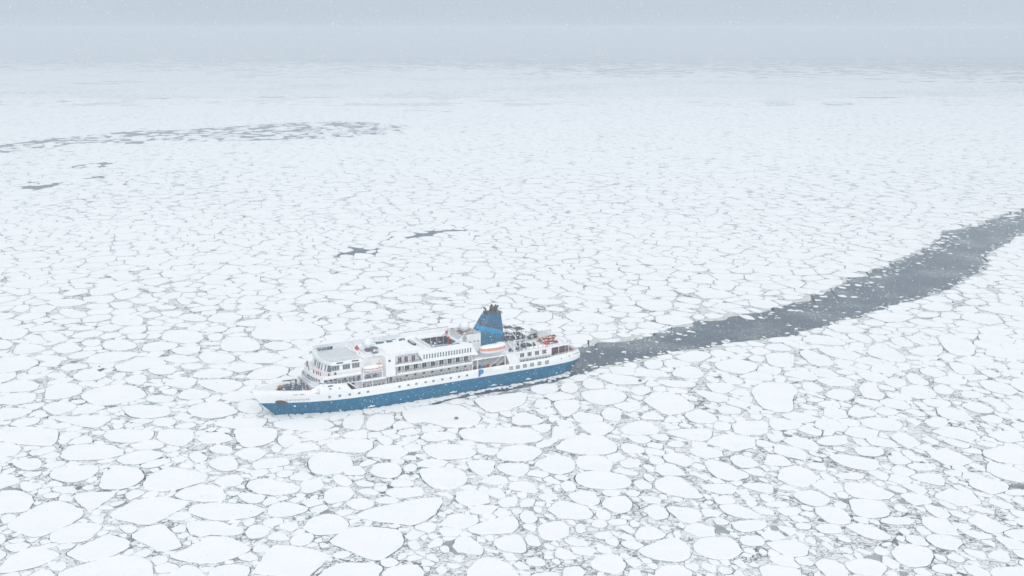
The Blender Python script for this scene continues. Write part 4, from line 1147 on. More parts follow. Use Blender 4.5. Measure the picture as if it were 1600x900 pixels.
# ---- main superstructure between s=42 and 72
for sg in (1, -1):
    mb = MB(); y0, y1 = sorted((sg * 6.9, sg * 7.05)); mb.box(42.8, 82, y0, y1, 6.45, 9.0); bpart('promenade_wall', mb, WHITE2)
    mb = MB(); mb.box(42.8, 68.6, min(sg * 8.62, sg * 6.9), max(sg * 8.62, sg * 6.9), 9.05, 9.3); y0, y1 = sorted((sg * 8.52, sg * 8.62)); mb.box(42.8, 68.6, y0, y1, 8.98, 9.86); bpart('balcony_deck', mb, WHITE)
    mb = MB(); y0, y1 = sorted((sg * 7.1, sg * 7.22)); mb.box(42.8, 69.2, y0, y1, 9.3, 12.0); bpart('cabin_wall', mb, WHITE2)
    mb = MB(); y0, y1 = sorted((sg * 8.42, sg * 8.5)); mb.side([(60.1, 12.0), (60.1, 12.9), (61.6, 15.15), (61.6, 16.1), (43.2, 16.0), (40.6, 11.75), (42.0, 11.75), (42.0, 12.0)][::-1], y0, y1 + (.02 if sg > 0 else 0)); bpart('side_screen_panel', mb, WHITE)
    mb = MB(); mb.box(60.1, 72.4, min(sg * 7.1, sg * 8.5), max(sg * 7.1, sg * 8.5), 11.95, 12.2); y0, y1 = sorted((sg * 8.4, sg * 8.5)); mb.box(60.1, 69.3, y0, y1, 12.2, 12.62); bpart('balcony_deck', mb, WHITE)
    mb = MB(); y0, y1 = sorted((sg * 7.0, sg * 7.12)); mb.box(60.1, 69.2, y0, y1, 12.2, 15.1); bpart('cabin_wall', mb, WHITE2)
mb = MB(); mb.box(42.0, 60.1, -8.42, 8.42, 12.0, 12.2); bpart('sun_deck_floor', mb, DECKG)
mb = MB(); mb.prism([(80.2, 7.9), (76, 5.4), (73.0, 5.4), (72.2, 8.42), (69.1, 8.42), (69.1, -8.42), (80.2, -8.42)], 9.3, 15.55); bpart('midship_block', mb, WHITE)
# forward side balustrade wing on deck 6 (s 69..72.5) and its door
win(71.0, 8.42, 14.2, .8, .8, 1, 1, pane=GLASS); 
for s in (71.6, 70.2): win(s, 7.06, 7.75, 1.0, 1.9, 1, 1, pane=GLASS2, name='door')
# roof with the pool well cut out: s 46..56, t -4.5..6
x0, x1, y0_, y1_ = 45.8, 56.0, -5.2, 6.1
mb = MB(); mb.box(x1, 72.5, -8.6, 8.35, 15.42, 15.6); mb.box(43.4, x1, y1_, 8.35, 15.42, 15.6); mb.box(43.4, x1, -8.6, y0_, 15.42, 15.6); mb.box(43.4, x0, y0_, y1_, 15.42, 15.6); bpart('top_deck', mb, mat('top deck snow', (.80, .82, .84), .85, var=.05, vscale=.5, snow=.6))
mb = MB(); mb.box(43.0, 60.5, -8.85, -8.7, 15.4, 17.2)
mb.tube((43.0, -8.78, 17.24), (60.5, -8.78, 17.24), .08, 5, mi=1); bpart('side_screen', mb, [WHITE, WOOD])
mb = MB(); mb.box(x0, x1, y0_ - .1, y0_, 12.2, 15.42); mb.box(x1, x1 + .1, y0_ - .1, y1_, 12.2, 15.42); mb.box(x0 - .1, x0, y0_ - .1, y1_, 12.2, 15.42); bpart('pool_well_wall', mb, DGREY)
mb = MB()
for k in range(5):
    s = x0 + .6 + k * 2.3; mb.box(s, s + .12, y0_, y0_ + .12, 12.2, 15.42)
bpart('well_post', mb, WHITE)
mb = MB()      # pool: a curved white rim round pale blue water
pl = [(50 + 4.0 * math.cos(a) * (abs(math.cos(a)) ** -.25 if abs(math.cos(a)) > .05 else 1), 0.8 + 2.0 * math.sin(a)) for a in [2 * math.pi * i / 28 for i in range(28)]]
mb.prism(pl, 12.2, 13.9); po = bpart('swimming_pool', mb, WHITE)
mb = MB(); mb.prism([(50 + (a - 50) * .86, .8 + (b - .8) * .72) for a, b in pl], 13.9, 13.93); mb.build('water', POOLW, po)
mb = MB()
for a in range(28): p, q = pl[a], pl[(a + 1) % 28]; mb.tube((p[0], p[1], 14.35), (q[0], q[1], 14.35), .07, 5)
mb.build('handrail', NAVY, po)
mb = MB(); mb.tube((54.6, 3.6, 12.2), (54.6, 3.6, 16.6), .08, 6); mb.sphere((54.6, 3.6, 16.75), .22, 8, 6); bpart('lamp_post', mb, WHITE)
# snow covered hatch, skylights and dark blue cover on the forward part of the top deck
mb = MB(); mb.box(59.5, 70.5, -4.6, 5.4, 15.6, 15.82); bpart('lounge_roof', mb, M_SNOW)
mb = MB(); mb.box(59.6, 71.6, -7.0, -6.0, 15.6, 16.1); bpart('skylight', mb, mat('blue skylight', (.06, .14, .22), .2, var=.5, vscale=1, snow=.3))
mb = MB(); mb.prism([(59.0, -3.4), (59.5, -3.8), (59.9, -3.2), (60.0, 1.4), (59.6, 2.1), (59.1, 1.7)], 15.82, 16.25); mb.prism([(59.3, -2.8), (59.6, -2.9), (59.7, 1.0), (59.4, 1.2)], 16.25, 16.3, 1); bpart('canvas_cover', mb, [NAVY, WHITE])
mb = MB(); mb.box(57.0, 58.4, -5, 6, 15.6, 15.95); mb.box(56.2, 56.5, -5.1, 6.1, 15.6, 16.5); bpart('windbreak', mb, WHITE)
rail([(56.1, 8.2), (62, 8.2), (72, 8.2)], 15.6, 1.0, r=.035)
# tall windows of the enclosed sun deck (18)
for k in range(18): win(59.55 - k * 0.945, 8.52, 13.82 - k * .004, .55, 1.5, 1, 2, pane=GLASS2, name='tall_window', frame_w=.05)
# cabin doors, low windows
for s in (67.6, 64.8, 61.9, 59.0, 56.0, 53.1, 50.2, 47.4, 44.5):
    win(s, 7.22, 10.55, 1.5, 2.1, 2, 1, pane=GLASS, name='cabin_door', frame_w=.09)
for s in (67.1, 65.0, 62.6): win(s, 7.12, 13.45, 1.3, 2.1, 2, 1, pane=GLASS, name='cabin_door', frame_w=.08)
mb = MB()
for s in (68.5, 66.2, 63.3, 60.4, 57.5, 54.6, 51.7, 48.8, 45.9, 43.0): mb.box(s - .06, s + .06, 7.22, 8.5, 9.3, 11.95)
bpart('balcony_divider', mb, WHITE)
mb = MB()
for s in (69.2, 66.2, 63.9): mb.box(s - .06, s + .06, 7.12, 8.4, 12.2, 15.1)
bpart('balcony_divider', mb, WHITE)
for s in (64.9, 62.0, 59.1, 56.2, 53.1, 50.4, 47.5, 44.7): win(s, 7.05, 8.15, .95, .75, 1, 1, pane=GLASS, frame_w=.08)
rail([(68.5, 8.56), (42.9, 8.56)], 9.86, .85, name='balcony_rail', capm=WOOD)
rail([(69.2, 8.46), (60.4, 8.46)], 12.62, .6, name='balcony_rail', capm=WOOD)
rail([(80.0, 8.42), (42.9, 8.42)], 7.0, 1.0, name='promenade_rail', post=1.2, n_wire=2, capm=WOOD)
rail([(27.0, 8.36), (13.0, 8.36)], 7.0, .9, name='promenade_rail', capm=WOOD)
def panels(s0, s1, t, z0, z1, step, m, name='rail_panel'):
    mb = MB(); k = int((s0 - s1) / step)
    for i in range(k): a = s0 - i * step; mb.box(a - step + .12, a - .12, t - .03, t, z0, z1)
    bpart(name, mb, m)
GAPSHADE = mat('rail gap shade', (.09, .085, .09), .7, var=.5, vscale=1.5); PANE = mat('balcony glass', (.34, .36, .37), .2, var=.3, vscale=1)
panels(79.9, 42.9, 8.38, 7.06, 7.68, 1.2, GAPSHADE); panels(26.9, 13.2, 8.32, 7.06, 7.6, 1.2, GAPSHADE)  # added dark panels imitate the shaded interior seen through the open promenade rails
panels(68.5, 42.9, 8.53, 9.9, 10.45, 2.9, PANE)
# ---- hull windows
for s in (90.2, 87.1, 84.1, 81.1, 78.3, 68.0, 65.0, 62.3, 59.2, 56.5, 53.4, 50.5, 47.6, 44.8):
    t = hb(s, 5.5, 8.6 if s > 84.5 else 7.0)[1] + .01 if s > 76 else 8.5; win(s, t, 5.55, .85, .8, 2, 1, pane=GLASS, name='hull_window', frame_w=.09)
for s, z in ((89.8, 8.1), (86.9, 8.0)): win(s, bd(s) - .12, z, .95, .5, 2, 1, pane=GLASS, name='hull_window')
mb = MB(); mb.box(88.6, 90.6, bd(89.6) - .06, bd(89.6) + .02, 8.85, 9.2); bpart('fairlead', mb, GLASS)
for s0_ in (93.0, 97.5, 99.3):
    mb = MB(); t_ = hb(s0_, 7.2, 8.0)[1]; t2_ = hb(s0_ + 1.3, 7.2, 8.0)[1]; mb.add([(s0_, t_ + .03, 7.1), (s0_ + 1.3, t2_ + .03, 7.1), (s0_ + 1.3, t2_ + .04, 7.25), (s0_, t_ + .04, 7.25)], [(0, 1, 2, 3)]); bpart('fairlead', mb, mat('fairlead brown', (.25, .14, .12), .6))
for k, s in enumerate((28.8, 26.3, 23.7, 21.0, 18.2, 15.3)):
    win(s, 8.5, 5.55, 1.55, 1.35, 3, 2, pane=GLASS if k == 0 else GLASS2, name='hull_window', frame_w=.12 if k == 0 else .08, fm=WHITE if k == 0 else FRAME)
for s, z in ((9.2, 5.9), (5.6, 6.2)):
    mb = MB(); t_ = hb(s, z, 7.25); mb.tube((t_[0], t_[1] - .05, z), (t_[0], t_[1] + .05, z), .22, 10); bpart('mooring_port', mb, GLASS)
# thruster / draught marks on the blue side
for s, w_, z in ((77.4, 2.4, .75), (49.7, 2.4, .8), (35.2, 2.0, .8), (22.4, 1.9, .9)):
    mb = MB(); t_ = 8.5 if s < 74 else hb(s, z, 7)[1]; mb.box(s - w_ / 2, s + w_ / 2, t_ - .05, t_ + .14, z - .14, z + .1); mb.box(s - .25, s + .35, t_ - .05, t_ + .14, z + .1, z + .32); bpart('hull_mark', mb, WHITE)
# anchor in its pocket
sx, tb = 105.2, 0
def hull_pt(s, z):
    x, b = hb(s, z, interp(s, ZT)); return x, b
px0, pt0 = hull_pt(105.9, 4.4)
mb = MB(); vv = []
for k in range(14):
    a = 2 * math.pi * k / 14; s_, z_ = 105.7 + 1.7 * math.cos(a), 4.45 + .8 * math.sin(a) * (1.15 if math.sin(a) > 0 else .9); x, b = hull_pt(s_, z_); vv.append((x, b + .06, z_))
vv2 = [(a, b - .25, c) for a, b, c in vv]
mb.add(vv + vv2, [tuple(range(14))] + [(i, 14 + i, 14 + (i + 1) % 14, (i + 1) % 14) for i in range(14)]); ap = bpart('anchor_pocket', mb, mat('rusty pocket', (.03, .04, .055), .7, grime=(.11, .075, .06), vscale=1.5))
x, b = hull_pt(105.7, 4.4)
mb = MB(); mb.tube((x, b + .15, 5.0), (x, b + .12, 3.9), .13, 7); mb.tube((x - .8, b + .3, 4.3), (x, b + .15, 3.85), .12, 6); mb.tube((x + .8, b + .05, 4.3), (x, b + .15, 3.85), .12, 6); mb.build('anchor', DGREY, ap)
# lettering
def text_on_side(txt, s0, z0, size, m, name, tfun, spacing=1.0, parent=ship, ext=.012):
    cu = bpy.data.curves.new('t', 'FONT'); cu.body = txt; cu.size = size; cu.space_character = spacing; cu.extrude = 0; cu.resolution_u = 3
    tmp = bpy.data.objects.new('t', cu); C.objects.link(tmp); bpy.context.view_layer.update()
    me = bpy.data.meshes.new_from_object(tmp.evaluated_get(bpy.context.evaluated_depsgraph_get())); bpy.data.objects.remove(tmp)
    w_ = max(v.co.x for v in me.vertices)
    for v in me.vertices:
        s = s0 - v.co.x; z = z0 + v.co.y; v.co = Vector((s, tfun(s, z) + .03, z))
    me.name = name; me.materials.clear(); me.materials.append(m); o = bpy.data.objects.new(name, me); C.objects.link(o); o.parent = parent; return o, w_
DARKL = mat('lettering grey', (.03, .05, .08), .6)
def hs(s, z):
    best = min((abs(hb(q / 4, z, min(8.6, interp(q / 4, ZT)))[0] - s), q / 4) for q in range(320, 447)); return hb(best[1], z, min(8.6, interp(best[1], ZT)))[1]
text_on_side('SEAVENTURE', 102.6, 4.95, .85, DARKL, 'ship_name', lambda s, z: hs(s, z) + .03, 1.45)
PB = mat('logo blue', (0.0, .17, .42), .5)
mb = MB()                                        # the blue P: stem with a cut foot and a round bowl
arcp = [(39.75 - 1.0 * math.sin(a), 5.95 + .82 * math.cos(a)) for a in [math.pi * i / 14 for i in range(15)]]
vsP = [(40.7, 4.35), (40.7, 6.77)] + arcp + [(39.95, 5.13), (39.95, 4.6)]
mb.add([(s, 8.515, z) for s, z in vsP], [tuple(range(len(vsP)))]); lo = bpart('logo_letter', mb, PB)
mb = MB(); mb.add([(39.8 - .1 - .3 * math.sin(a), 8.525, 5.98 + .25 * math.cos(a)) for a in [2 * math.pi * i / 12 for i in range(12)]], [tuple(range(12))]); mb.build('bowl_highlight', mat('logo light', (.10, .42, .62), .5), lo)
LG = mat('lettering pale', (.42, .50, .56), .6)
text_on_side('POSEIDON', 38.4, 6.1, .5, LG, 'company_name', lambda s, z: 8.5, 1.15)
text_on_side('EXPEDITIONS', 38.4, 5.5, .4, LG, 'company_name', lambda s, z: 8.5, 1.1)
# ---- aft block with dome, funnel
mb = MB(); mb.side([(44.6, 12.2), (44.6, 15.6), (44.9, 17.2), (44.2, 17.9), (38.2, 17.9), (38.2, 12.0)][::-1], 5.2, 5.4)
mb.side([(48.5, 15.6), (46.2, 16.5), (44.6, 17.9), (43.2, 17.9), (43.2, 15.6)][::-1], 5.2, 5.4)
mb.side([(48.5, 15.6), (46.2, 16.5), (44.6, 17.9), (43.2, 17.9), (43.2, 15.6)][::-1], -4.4, -4.2)
mb.box(38.2, 44.5, -4.4, -4.2, 12, 17.9); mb.box(38.2, 38.4, -4.2, 5.2, 12, 17.9); mb.box(44.3, 44.5, -4.2, 5.2, 12, 17.5); bpart('aft_house', mb, WHITE2)
mb = MB(); mb.box(38.4, 44.3, -4.2, 5.2, 16.8, 16.95); bpart('aft_house_deck', mb, DECKR)
for s in (43.6, 42.0, 40.4, 39.2): win(s, 5.41, 15.4, .5, .55, 1, 1, frame_w=.05)
dome(41.3, -.2, 19.2, 1.7, 16.95)
mb = MB(); mb.tube((46.0, -3.6, 15.6), (45.4, -3.6, 18.2), .09, 6); mb.box(45.7, 46.3, -3.9, -3.3, 16.6, 17.4, 1); bpart('signal_mast', mb, [REDP, REDP])
mb = MB(); mb.side([(45.7, 12.2), (46.6, 12.2), (46.0, 15.8), (45.6, 15.8)], -2.5, -1.9); bpart('pool_slide_frame', mb, REDP)
rail([(44.4, 5.3), (38.3, 5.3)], 17.9, .7, r=.03)
def funnel_mat():
    m = bpy.data.materials.new('funnel livery'); m.use_nodes = True; t = m.node_tree; b = t.nodes['Principled BSDF']; n = t.nodes.new; l = t.links.new
    co = n('ShaderNodeTexCoord'); sp = n('ShaderNodeSeparateXYZ'); l(co.outputs['Object'], sp.inputs[0])
    nz = n('ShaderNodeTexNoise'); nz.inputs['Scale'].default_value = .55; nz.inputs['Detail'].default_value = 5; l(co.outputs['Object'], nz.inputs['Vector'])
    a = n('ShaderNodeMath'); a.operation = 'MULTIPLY_ADD'; a.inputs[1].default_value = -.31; l(sp.outputs['X'], a.inputs[0]); l(sp.outputs['Z'], a.inputs[2])
    c = n('ShaderNodeMath'); c.operation = 'MULTIPLY_ADD'; c.inputs[1].default_value = 1.1; l(nz.outputs[0], c.inputs[0]); l(a.outputs[0], c.inputs[2])
    mr = n('ShaderNodeMapRange'); mr.inputs[1].default_value = 3.0; mr.inputs[2].default_value = 14.0; l(c.outputs[0], mr.inputs[0])
    rp = n('ShaderNodeValToRGB'); rp.color_ramp.interpolation = 'CONSTANT'; l(mr.outputs[0], rp.inputs[0]); E_ = rp.color_ramp.elements
    def pos(v): return (v + .55 - 3) / 11
    E_[0].position = 0; E_[0].color = (.0, .12, .235, 1)
    for v, col in ((4.3, (.015, .07, .13)), (4.7, (.0, .13, .25)), (5.4, (.02, .09, .16)), (5.75, (.0, .14, .28)), (6.6, (.0, .23, .47)), (8.0, (.035, .065, .11)), (8.75, (.05, .10, .15)), (8.95, (.03, .055, .095)), (9.35, (.0, .10, .21))):
        e_ = E_.new(pos(v)); e_.color = (*col, 1)
    E_[-1].position = pos(20) if False else 0.999; E_[-1].color = (.0, .10, .21, 1)
    l(rp.outputs[0], b.inputs['Base Color']); b.inputs['Roughness'].default_value = .45
    return m
def ring_sect(s0, s1, hw, z, n=24, p=3.2):
    cx, rx = (s0 + s1) / 2, (s1 - s0) / 2; o = []
    for i in range(n):
        a = 2 * math.pi * i / n; ca, sa = math.cos(a), math.sin(a)
        o.append((cx + rx * math.copysign(abs(ca) ** (2 / p), ca), hw * math.copysign(abs(sa) ** (2 / p), sa), z))
    return o
secs = [ring_sect(27.4, 40.2, 3.0, 12.0), ring_sect(27.5, 39.3, 2.9, 15.0), ring_sect(27.9, 37.2, 2.65, 18.4), ring_sect(28.3, 35.2, 2.35, 21.3), ring_sect(28.5, 34.2, 2.2, 22.5)]
V = [v for s_ in secs for v in s_]; Fc = [(k * 24 + i, k * 24 + (i + 1) % 24, (k + 1) * 24 + (i + 1) % 24, (k + 1) * 24 + i) for k in range(4) for i in range(24)] + [tuple(range(96, 120))]
fu = bpart('funnel', MB().add(V, Fc), funnel_mat(), smooth=False)
SOOT = mat('sooty metal', (.035, .033, .035), .7, grime=(.12, .11, .105), vscale=3)
mb = MB()
mb.prism([(a, b) for a, b, c in ring_sect(28.7, 34.0, 2.0, 0)], 22.5, 22.9); mb.build('funnel_top', SOOT, fu)
for (s, t, h, dx, r) in ((32.9, -.9, 1.7, .9, .3), (31.7, .9, 2.2, -.7, .36), (31.5, -.8, 2.4, -.8, .36), (30.2, .7, 2.3, -.9, .34), (30.0, -.8, 2.2, -.7, .3), (33.3, .8, 1.1, 1.5, .16)):
    mb = MB(); mb.tube((s, t, 22.6), (s + dx * .3, t, 22.6 + h * .7), r, 10); mb.tube((s + dx * .3, t, 22.6 + h * .7), (s + dx, t, 22.6 + h), r, 10); mb.build('exhaust_pipe', SOOT, fu)
mb = MB(); mb.box(28.0, 29.2, -1.0, 1.2, 22.0, 22.7); mb.box(29.4, 30.0, -.8, .8, 22.9, 23.6); mb.build('funnel_vent', GREY, fu)
# ---- aft decks
mb = MB(); mb.prism([(13.4, 8.2), (43, 8.2), (43, -8.2), (13.4, -8.2)], 10.1, 10.35); mb.prism(outline(5.8, 13.4, 0.35, 1.2), 10.1, 10.35); bpart('aft_deck', mb, DECKS)
mb = MB(); mb.box(13.2, 27.2, 7.95, 8.22, 10.0, 10.6); bpart('aft_deck_edge', mb, WHITE)
for sg in (1, -1):
    mb = MB(); y0, y1 = sorted((sg * 7.75, sg * 7.9)); mb.box(13.2, 29.5, y0, y1, 6.45, 10.1); bpart('lounge_wall', mb, WHITE)
    mb = MB(); y0, y1 = sorted((sg * 8.36, sg * 8.54)); mb.side([(30.7, 10.25), (27.2, 10.25), (25.4, 7.0), (29.3, 7.0)], y0, y1); bpart('wing_panel', mb, WHITE)
mb = MB(); mb.box(29.3, 29.5, -7.75, 7.75, 6.45, 10.1); mb.box(13.2, 13.4, -7.75, 7.75, 6.45, 10.1); mb.box(29.5, 42.8, 4.4, 4.6, 6.45, 10.1); mb.box(29.5, 42.8, -4.6, -4.4, 6.45, 10.1); bpart('lounge_wall', mb, WHITE2)
for s in (26.9, 24.4, 21.6, 18.8, 16.0): win(s, 7.9, 9.1, 1.6 if s < 26 else 1.0, 1.45, 3, 1, pane=GLASS, name='lounge_window', frame_w=.08)
# gallery clutter beneath the aft lifeboat
for (s, c_, h) in ((39.4, (.05, .12, .28), 1.3), (38.5, (.10, .2, .4), 1.2), (37.5, (.45, .12, .08), 1.0), (36.6, (.30, .09, .07), 1.2), (35.8, (.5, .42, .38), .9), (34.6, (.16, .07, .06), 1.2), (33.4, (.4, .4, .42), 1.1), (41.2, (.12, .14, .16), 1.2)):
    mb = MB(); mb.box(s - .3, s + .35, 7.0, 7.7, 6.45, 6.45 + h); mb.tube((s, 7.35, 6.45 + h), (s, 7.35, 6.6 + h), .26, 8); bpart('deck_locker', mb, mat('locker', c_, .6))
for s in (37.2, 35.4): win(s, 4.62, 8.9, .8, .9, 2, 1, frame_w=.05)
for s in (42.8, 40.9, 30.9): bpart('gallery_post', MB().box(s - .12, s + .12, 8.1, 8.4, 6.9, 10.1), WHITE)
mb = MB(); mb.tube((36.6, 8.2, 7.0), (32.2, 8.2, 10.0), .09, 6); mb.tube((33.5, 8.2, 7.0), (31.0, 8.2, 9.4), .07, 6); bpart('gallery_brace', mb, WHITE)
mb = MB(); mb.box(29.6, 43, 7.9, 8.3, 9.95, 10.25); bpart('gallery_beam', mb, WHITE)
# canopy over the stern terrace with brown curtains
cur = [(s, bd(s) - 1.0) for s in (13.3, 12, 10.6, 9.2, 8.0)]
for sg in (1, -1):
    mb = MB(); mb.strip([(a, sg * b) for a, b in (cur if sg < 0 else cur[::-1])], 6.5, 10.05, .06); bpart('curtain', mb, BROWN)
mb = MB(); mb.strip([(8.0, 6.9), (6.8, 6.0), (6.4, 3), (6.4, -3), (6.8, -6.0), (8, -6.9)], 7.6, 10.05, .06); bpart('glass_screen', mb, mat('bluish screen', (.10, .13, .17), .2, var=.3))
mb = MB()
for (s, t) in ((10.4, bd(10.4) - .5), (6.2, bd(6.2) - .55), (5.9, 4.6), (5.9, -4.6), (10.4, -bd(10.4) + .5)): mb.tube((s, t, 6.5), (s, t, 11.3 if t > 0 else 10.1), .09, 6)
bpart('canopy_post', mb, WHITE)
mb = MB(); mb.path([(13.4, 8.0, 11.3), (10.4, bd(10.4) - .5, 11.4), (6.2, bd(6.2) - .55, 11.4), (5.9, 4.6, 11.4), (5.9, -4.6, 11.4)], .05, 5); mb.tube((6.0, 1.5, 10.3), (5.4, 1.5, 13.8), .06, 5); bpart('canopy_rail', mb, WHITE)
rail([(12.2, bd(12.2) - .15), (9, bd(9) - .2), (6, bd(6) - .3), (3, bd(3) - .4), (1.8, bd(1.8) - .6)], 7.25, .55, name='stern_rail')
mb = MB(); mb.prism([(2.2, 4.6), (5.5, 6.0), (5.5, -6.0), (2.2, -4.6)], 6.46, 6.5); bpart('stern_deck', mb, mat('stern deck red', (.2, .07, .06), .8, var=.3))
# engine casing and clutter aft of the funnel
mb = MB(); mb.box(24.2, 43, -4.2, 3.9, 10.35, 12.6); mb.box(26.8, 42.5, -4.6, 4.3, 12.6, 12.75); bpart('engine_casing', mb, WHITE2)
rc = random.Random(77)
for grp in range(5):
    mb = MB()
    for k in range(9):
        s, t = rc.uniform(17.5, 27.5), rc.uniform(-3.5, 6.8); w_, d_, h_ = rc.uniform(.3, 1.1), rc.uniform(.3, .9), rc.uniform(.4, 1.5); mb.box(s, s + w_, t, t + d_, 10.35, 10.35 + h_ + .003 * k)
    bpart('deck_equipment', mb, (GREY, DGREY, WHITE2, WGREY, M_SNOW)[grp])
mb = MB()
for k in range(7):
    s = 24.6 + k * .45; mb.box(s, s + .2, -3.6 + k * .2, 3.4, 12.6, 13.0 + .3 * (k % 3))
bpart('casing_vents', mb, GREY)
def frame3(s0, s1, t0, t1, z0, z1, ns, nt_, m=WHITE, name='steel_frame', r=.09):
    mb = MB()
    for i in range(ns + 1):
        s = s0 + (s1 - s0) * i / ns
        for j in range(nt_ + 1): t = t0 + (t1 - t0) * j / nt_; mb.tube((s, t, z0), (s, t, z1), r, 5)
        mb.tube((s, t0, z1), (s, t1, z1), r, 5)
    for j in range(nt_ + 1): t = t0 + (t1 - t0) * j / nt_; mb.tube((s0, t, z1), (s1, t, z1), r, 5)
    return bpart(name, mb, m)
frame3(17.6, 24.0, -8.0, -1.0, 10.35, 14.6, 3, 2); frame3(19.6, 24.2, 2.6, 6.2, 10.35, 12.7, 2, 1)
mb = MB()
for k in range(7): mb.box(18.0 + k * .8, 18.45 + k * .8, -7.9, -1.8, 14.62, 14.8 + .12 * (k % 2))
bpart('stacked_planks', mb, DGREY)
mb = MB(); mb.box(17.8, 20.6, -7.6, -5.4, 14.72, 14.9); mb.box(21.6, 24.0, -4.6, -1.2, 14.72, 14.88); bpart('snow_cover', mb, M_SNOW)
mb = MB(); mb.box(18, 23.6, -7.6, -1.6, 10.35, 12.9); mb.box(19.9, 23.8, 2.9, 5.9, 10.35, 11.8); bpart('stowed_gear', mb, DGREY)
for s in (24.6, 26.8):
    mb = MB(); mb.tube((s, 6.8, 10.3), (s + .9, 4.2, 13.4), .16, 6); mb.tube((s, 6.8, 10.3), (s - .2, 6.4, 13.6), .16, 6); mb.tube((s - .2, 6.4, 13.6), (s + .9, 4.2, 13.4), .14, 6); mb.tube((s + .1, 6.6, 12), (s + .6, 5, 11.9), .08, 5); bpart('davit', mb, WHITE)
mb = MB(); mb.path([(27.2, 3.0, 15.2), (27.0, 3.6, 16.4), (26.2, 4.8, 16.0), (25.4, 6.0, 14.4)], .12, 6); mb.tube((29.5, 5.6, 16.0), (26.6, 5.4, 15.6), .1, 6); bpart('boat_davit_arm', mb, WHITE)
for k in range(4):
    mb = MB(); s = 20.6 - k * 1.75; mb.tube((s - .65, 7.1, 10.85), (s + .65, 7.1, 10.85), .42, 12); mb.box(s - .5, s + .5, 6.8, 7.4, 10.3, 10.5); bpart('raft_canister', mb, M_SNOW, smooth=False)
# white box house on the far side and crane
mb = MB(); mb.box(7.0, 12.2, -8.0, -2.8, 10.35, 13.0); wb = bpart('store_house', mb, WHITE2)
mb = MB(); mb.box(6.9, 12.3, -8.1, -2.7, 13.0, 13.15); mb.build('roof', M_SNOW, wb)
mb = MB()
for k in range(9): mb.box(7.2 + k * .6, 7.28 + k * .6, -2.8, -2.74, 10.5, 12.9)
mb.build('ribs', mat('rib grey', (.45, .48, .5), .6), wb)
CR = mat('crane pink red', (.60, .22, .18), .6, var=.3)
mb = MB(); mb.tube((14.9, 7.0, 10.3), (14.9, 7.0, 11.6), .5, 10); mb.box(14.3, 15.5, 6.5, 7.5, 10.3, 10.8); cr_ = bpart('stern_crane', mb, REDP)
mb = MB(); mb.tube((14.6, 7.0, 11.3), (15.0, 1.6, 13.2), .30, 6, r2=.2); mb.build('boom', mat('boom pale', (.66, .52, .50), .6), cr_)
mb = MB(); mb.tube((15.0, 1.6, 13.2), (15.0, 1.5, 12.4), .06, 5); mb.box(14.4, 15.2, 5.9, 7.6, 11.3, 11.9); mb.build('hoist', REDP, cr_)
rail([(27, 8.1), (13.4, 8.1)], 10.6, .5, r=.03, name='aft_rail')
# davit frames of the forward lifeboat
for s in (79.4, 73.4):
    mb = MB(); mb.box(s - .15, s + .15, 8.0, 8.3, 9.3, 12.2); mb.tube((s, 8.1, 12.2), (s, 7.2, 14.6), .16, 6); mb.tube((s, 7.2, 14.6), (s, 6.0, 14.2), .16, 6); mb.box(s - .12, s + .12, 5.5, 8.1, 9.3, 9.6); bpart('davit', mb, WHITE)
mb = MB(); mb.box(73.4, 79.4, 8.1, 8.3, 11.2, 11.4); mb.box(72.4, 80.2, 8.38, 8.5, 8.85, 9.45); bpart('davit_beam', mb, WHITE)
mb = MB()
for k in range(7): mb.box(74.0 + k * .75, 74.5 + k * .75, 6.6, 7.2, 9.3, 10.0 + .3 * (k % 2))
bpart('gallery_lockers', mb, GREY)
mb = MB()
for s in (80.1, 76.8, 72.3): bpart('gallery_post', MB().box(s - .1, s + .1, 8.3, 8.5, 6.9, 8.9), WHITE)
mb = MB(); mb.tube((79.4, 7.5, 6.45), (79.4, 7.5, 7.8), .3, 10); bpart('blue_drum', mb, PB)
# outside stairs between hull step and boat deck
mb = MB()
for sg in (7.2, 8.1): mb.add([(84.4, sg, 9.3), (84.4, sg + .06, 9.3), (80.9, sg + .06, 6.45), (80.9, sg, 6.45), (84.4, sg, 9.7), (84.4, sg + .06, 9.7), (80.9, sg + .06, 6.85), (80.9, sg, 6.85)], [(0, 1, 2, 3), (7, 6, 5, 4), (0, 4, 5, 1), (1, 5, 6, 2), (2, 6, 7, 3), (3, 7, 4, 0)])
for k in range(9): mb.box(84.0 - k * .37, 84.3 - k * .37, 7.2, 8.1, 9.0 - k * .3, 9.06 - k * .3)
bpart('stairway', mb, WHITE2)
# starboard side: plain repeat of the hull windows so the far side is not blank
for s in (81, 68, 62, 56, 50, 44): win(s, -8.5, 5.55, .85, .8, 2, 1, name='hull_window')

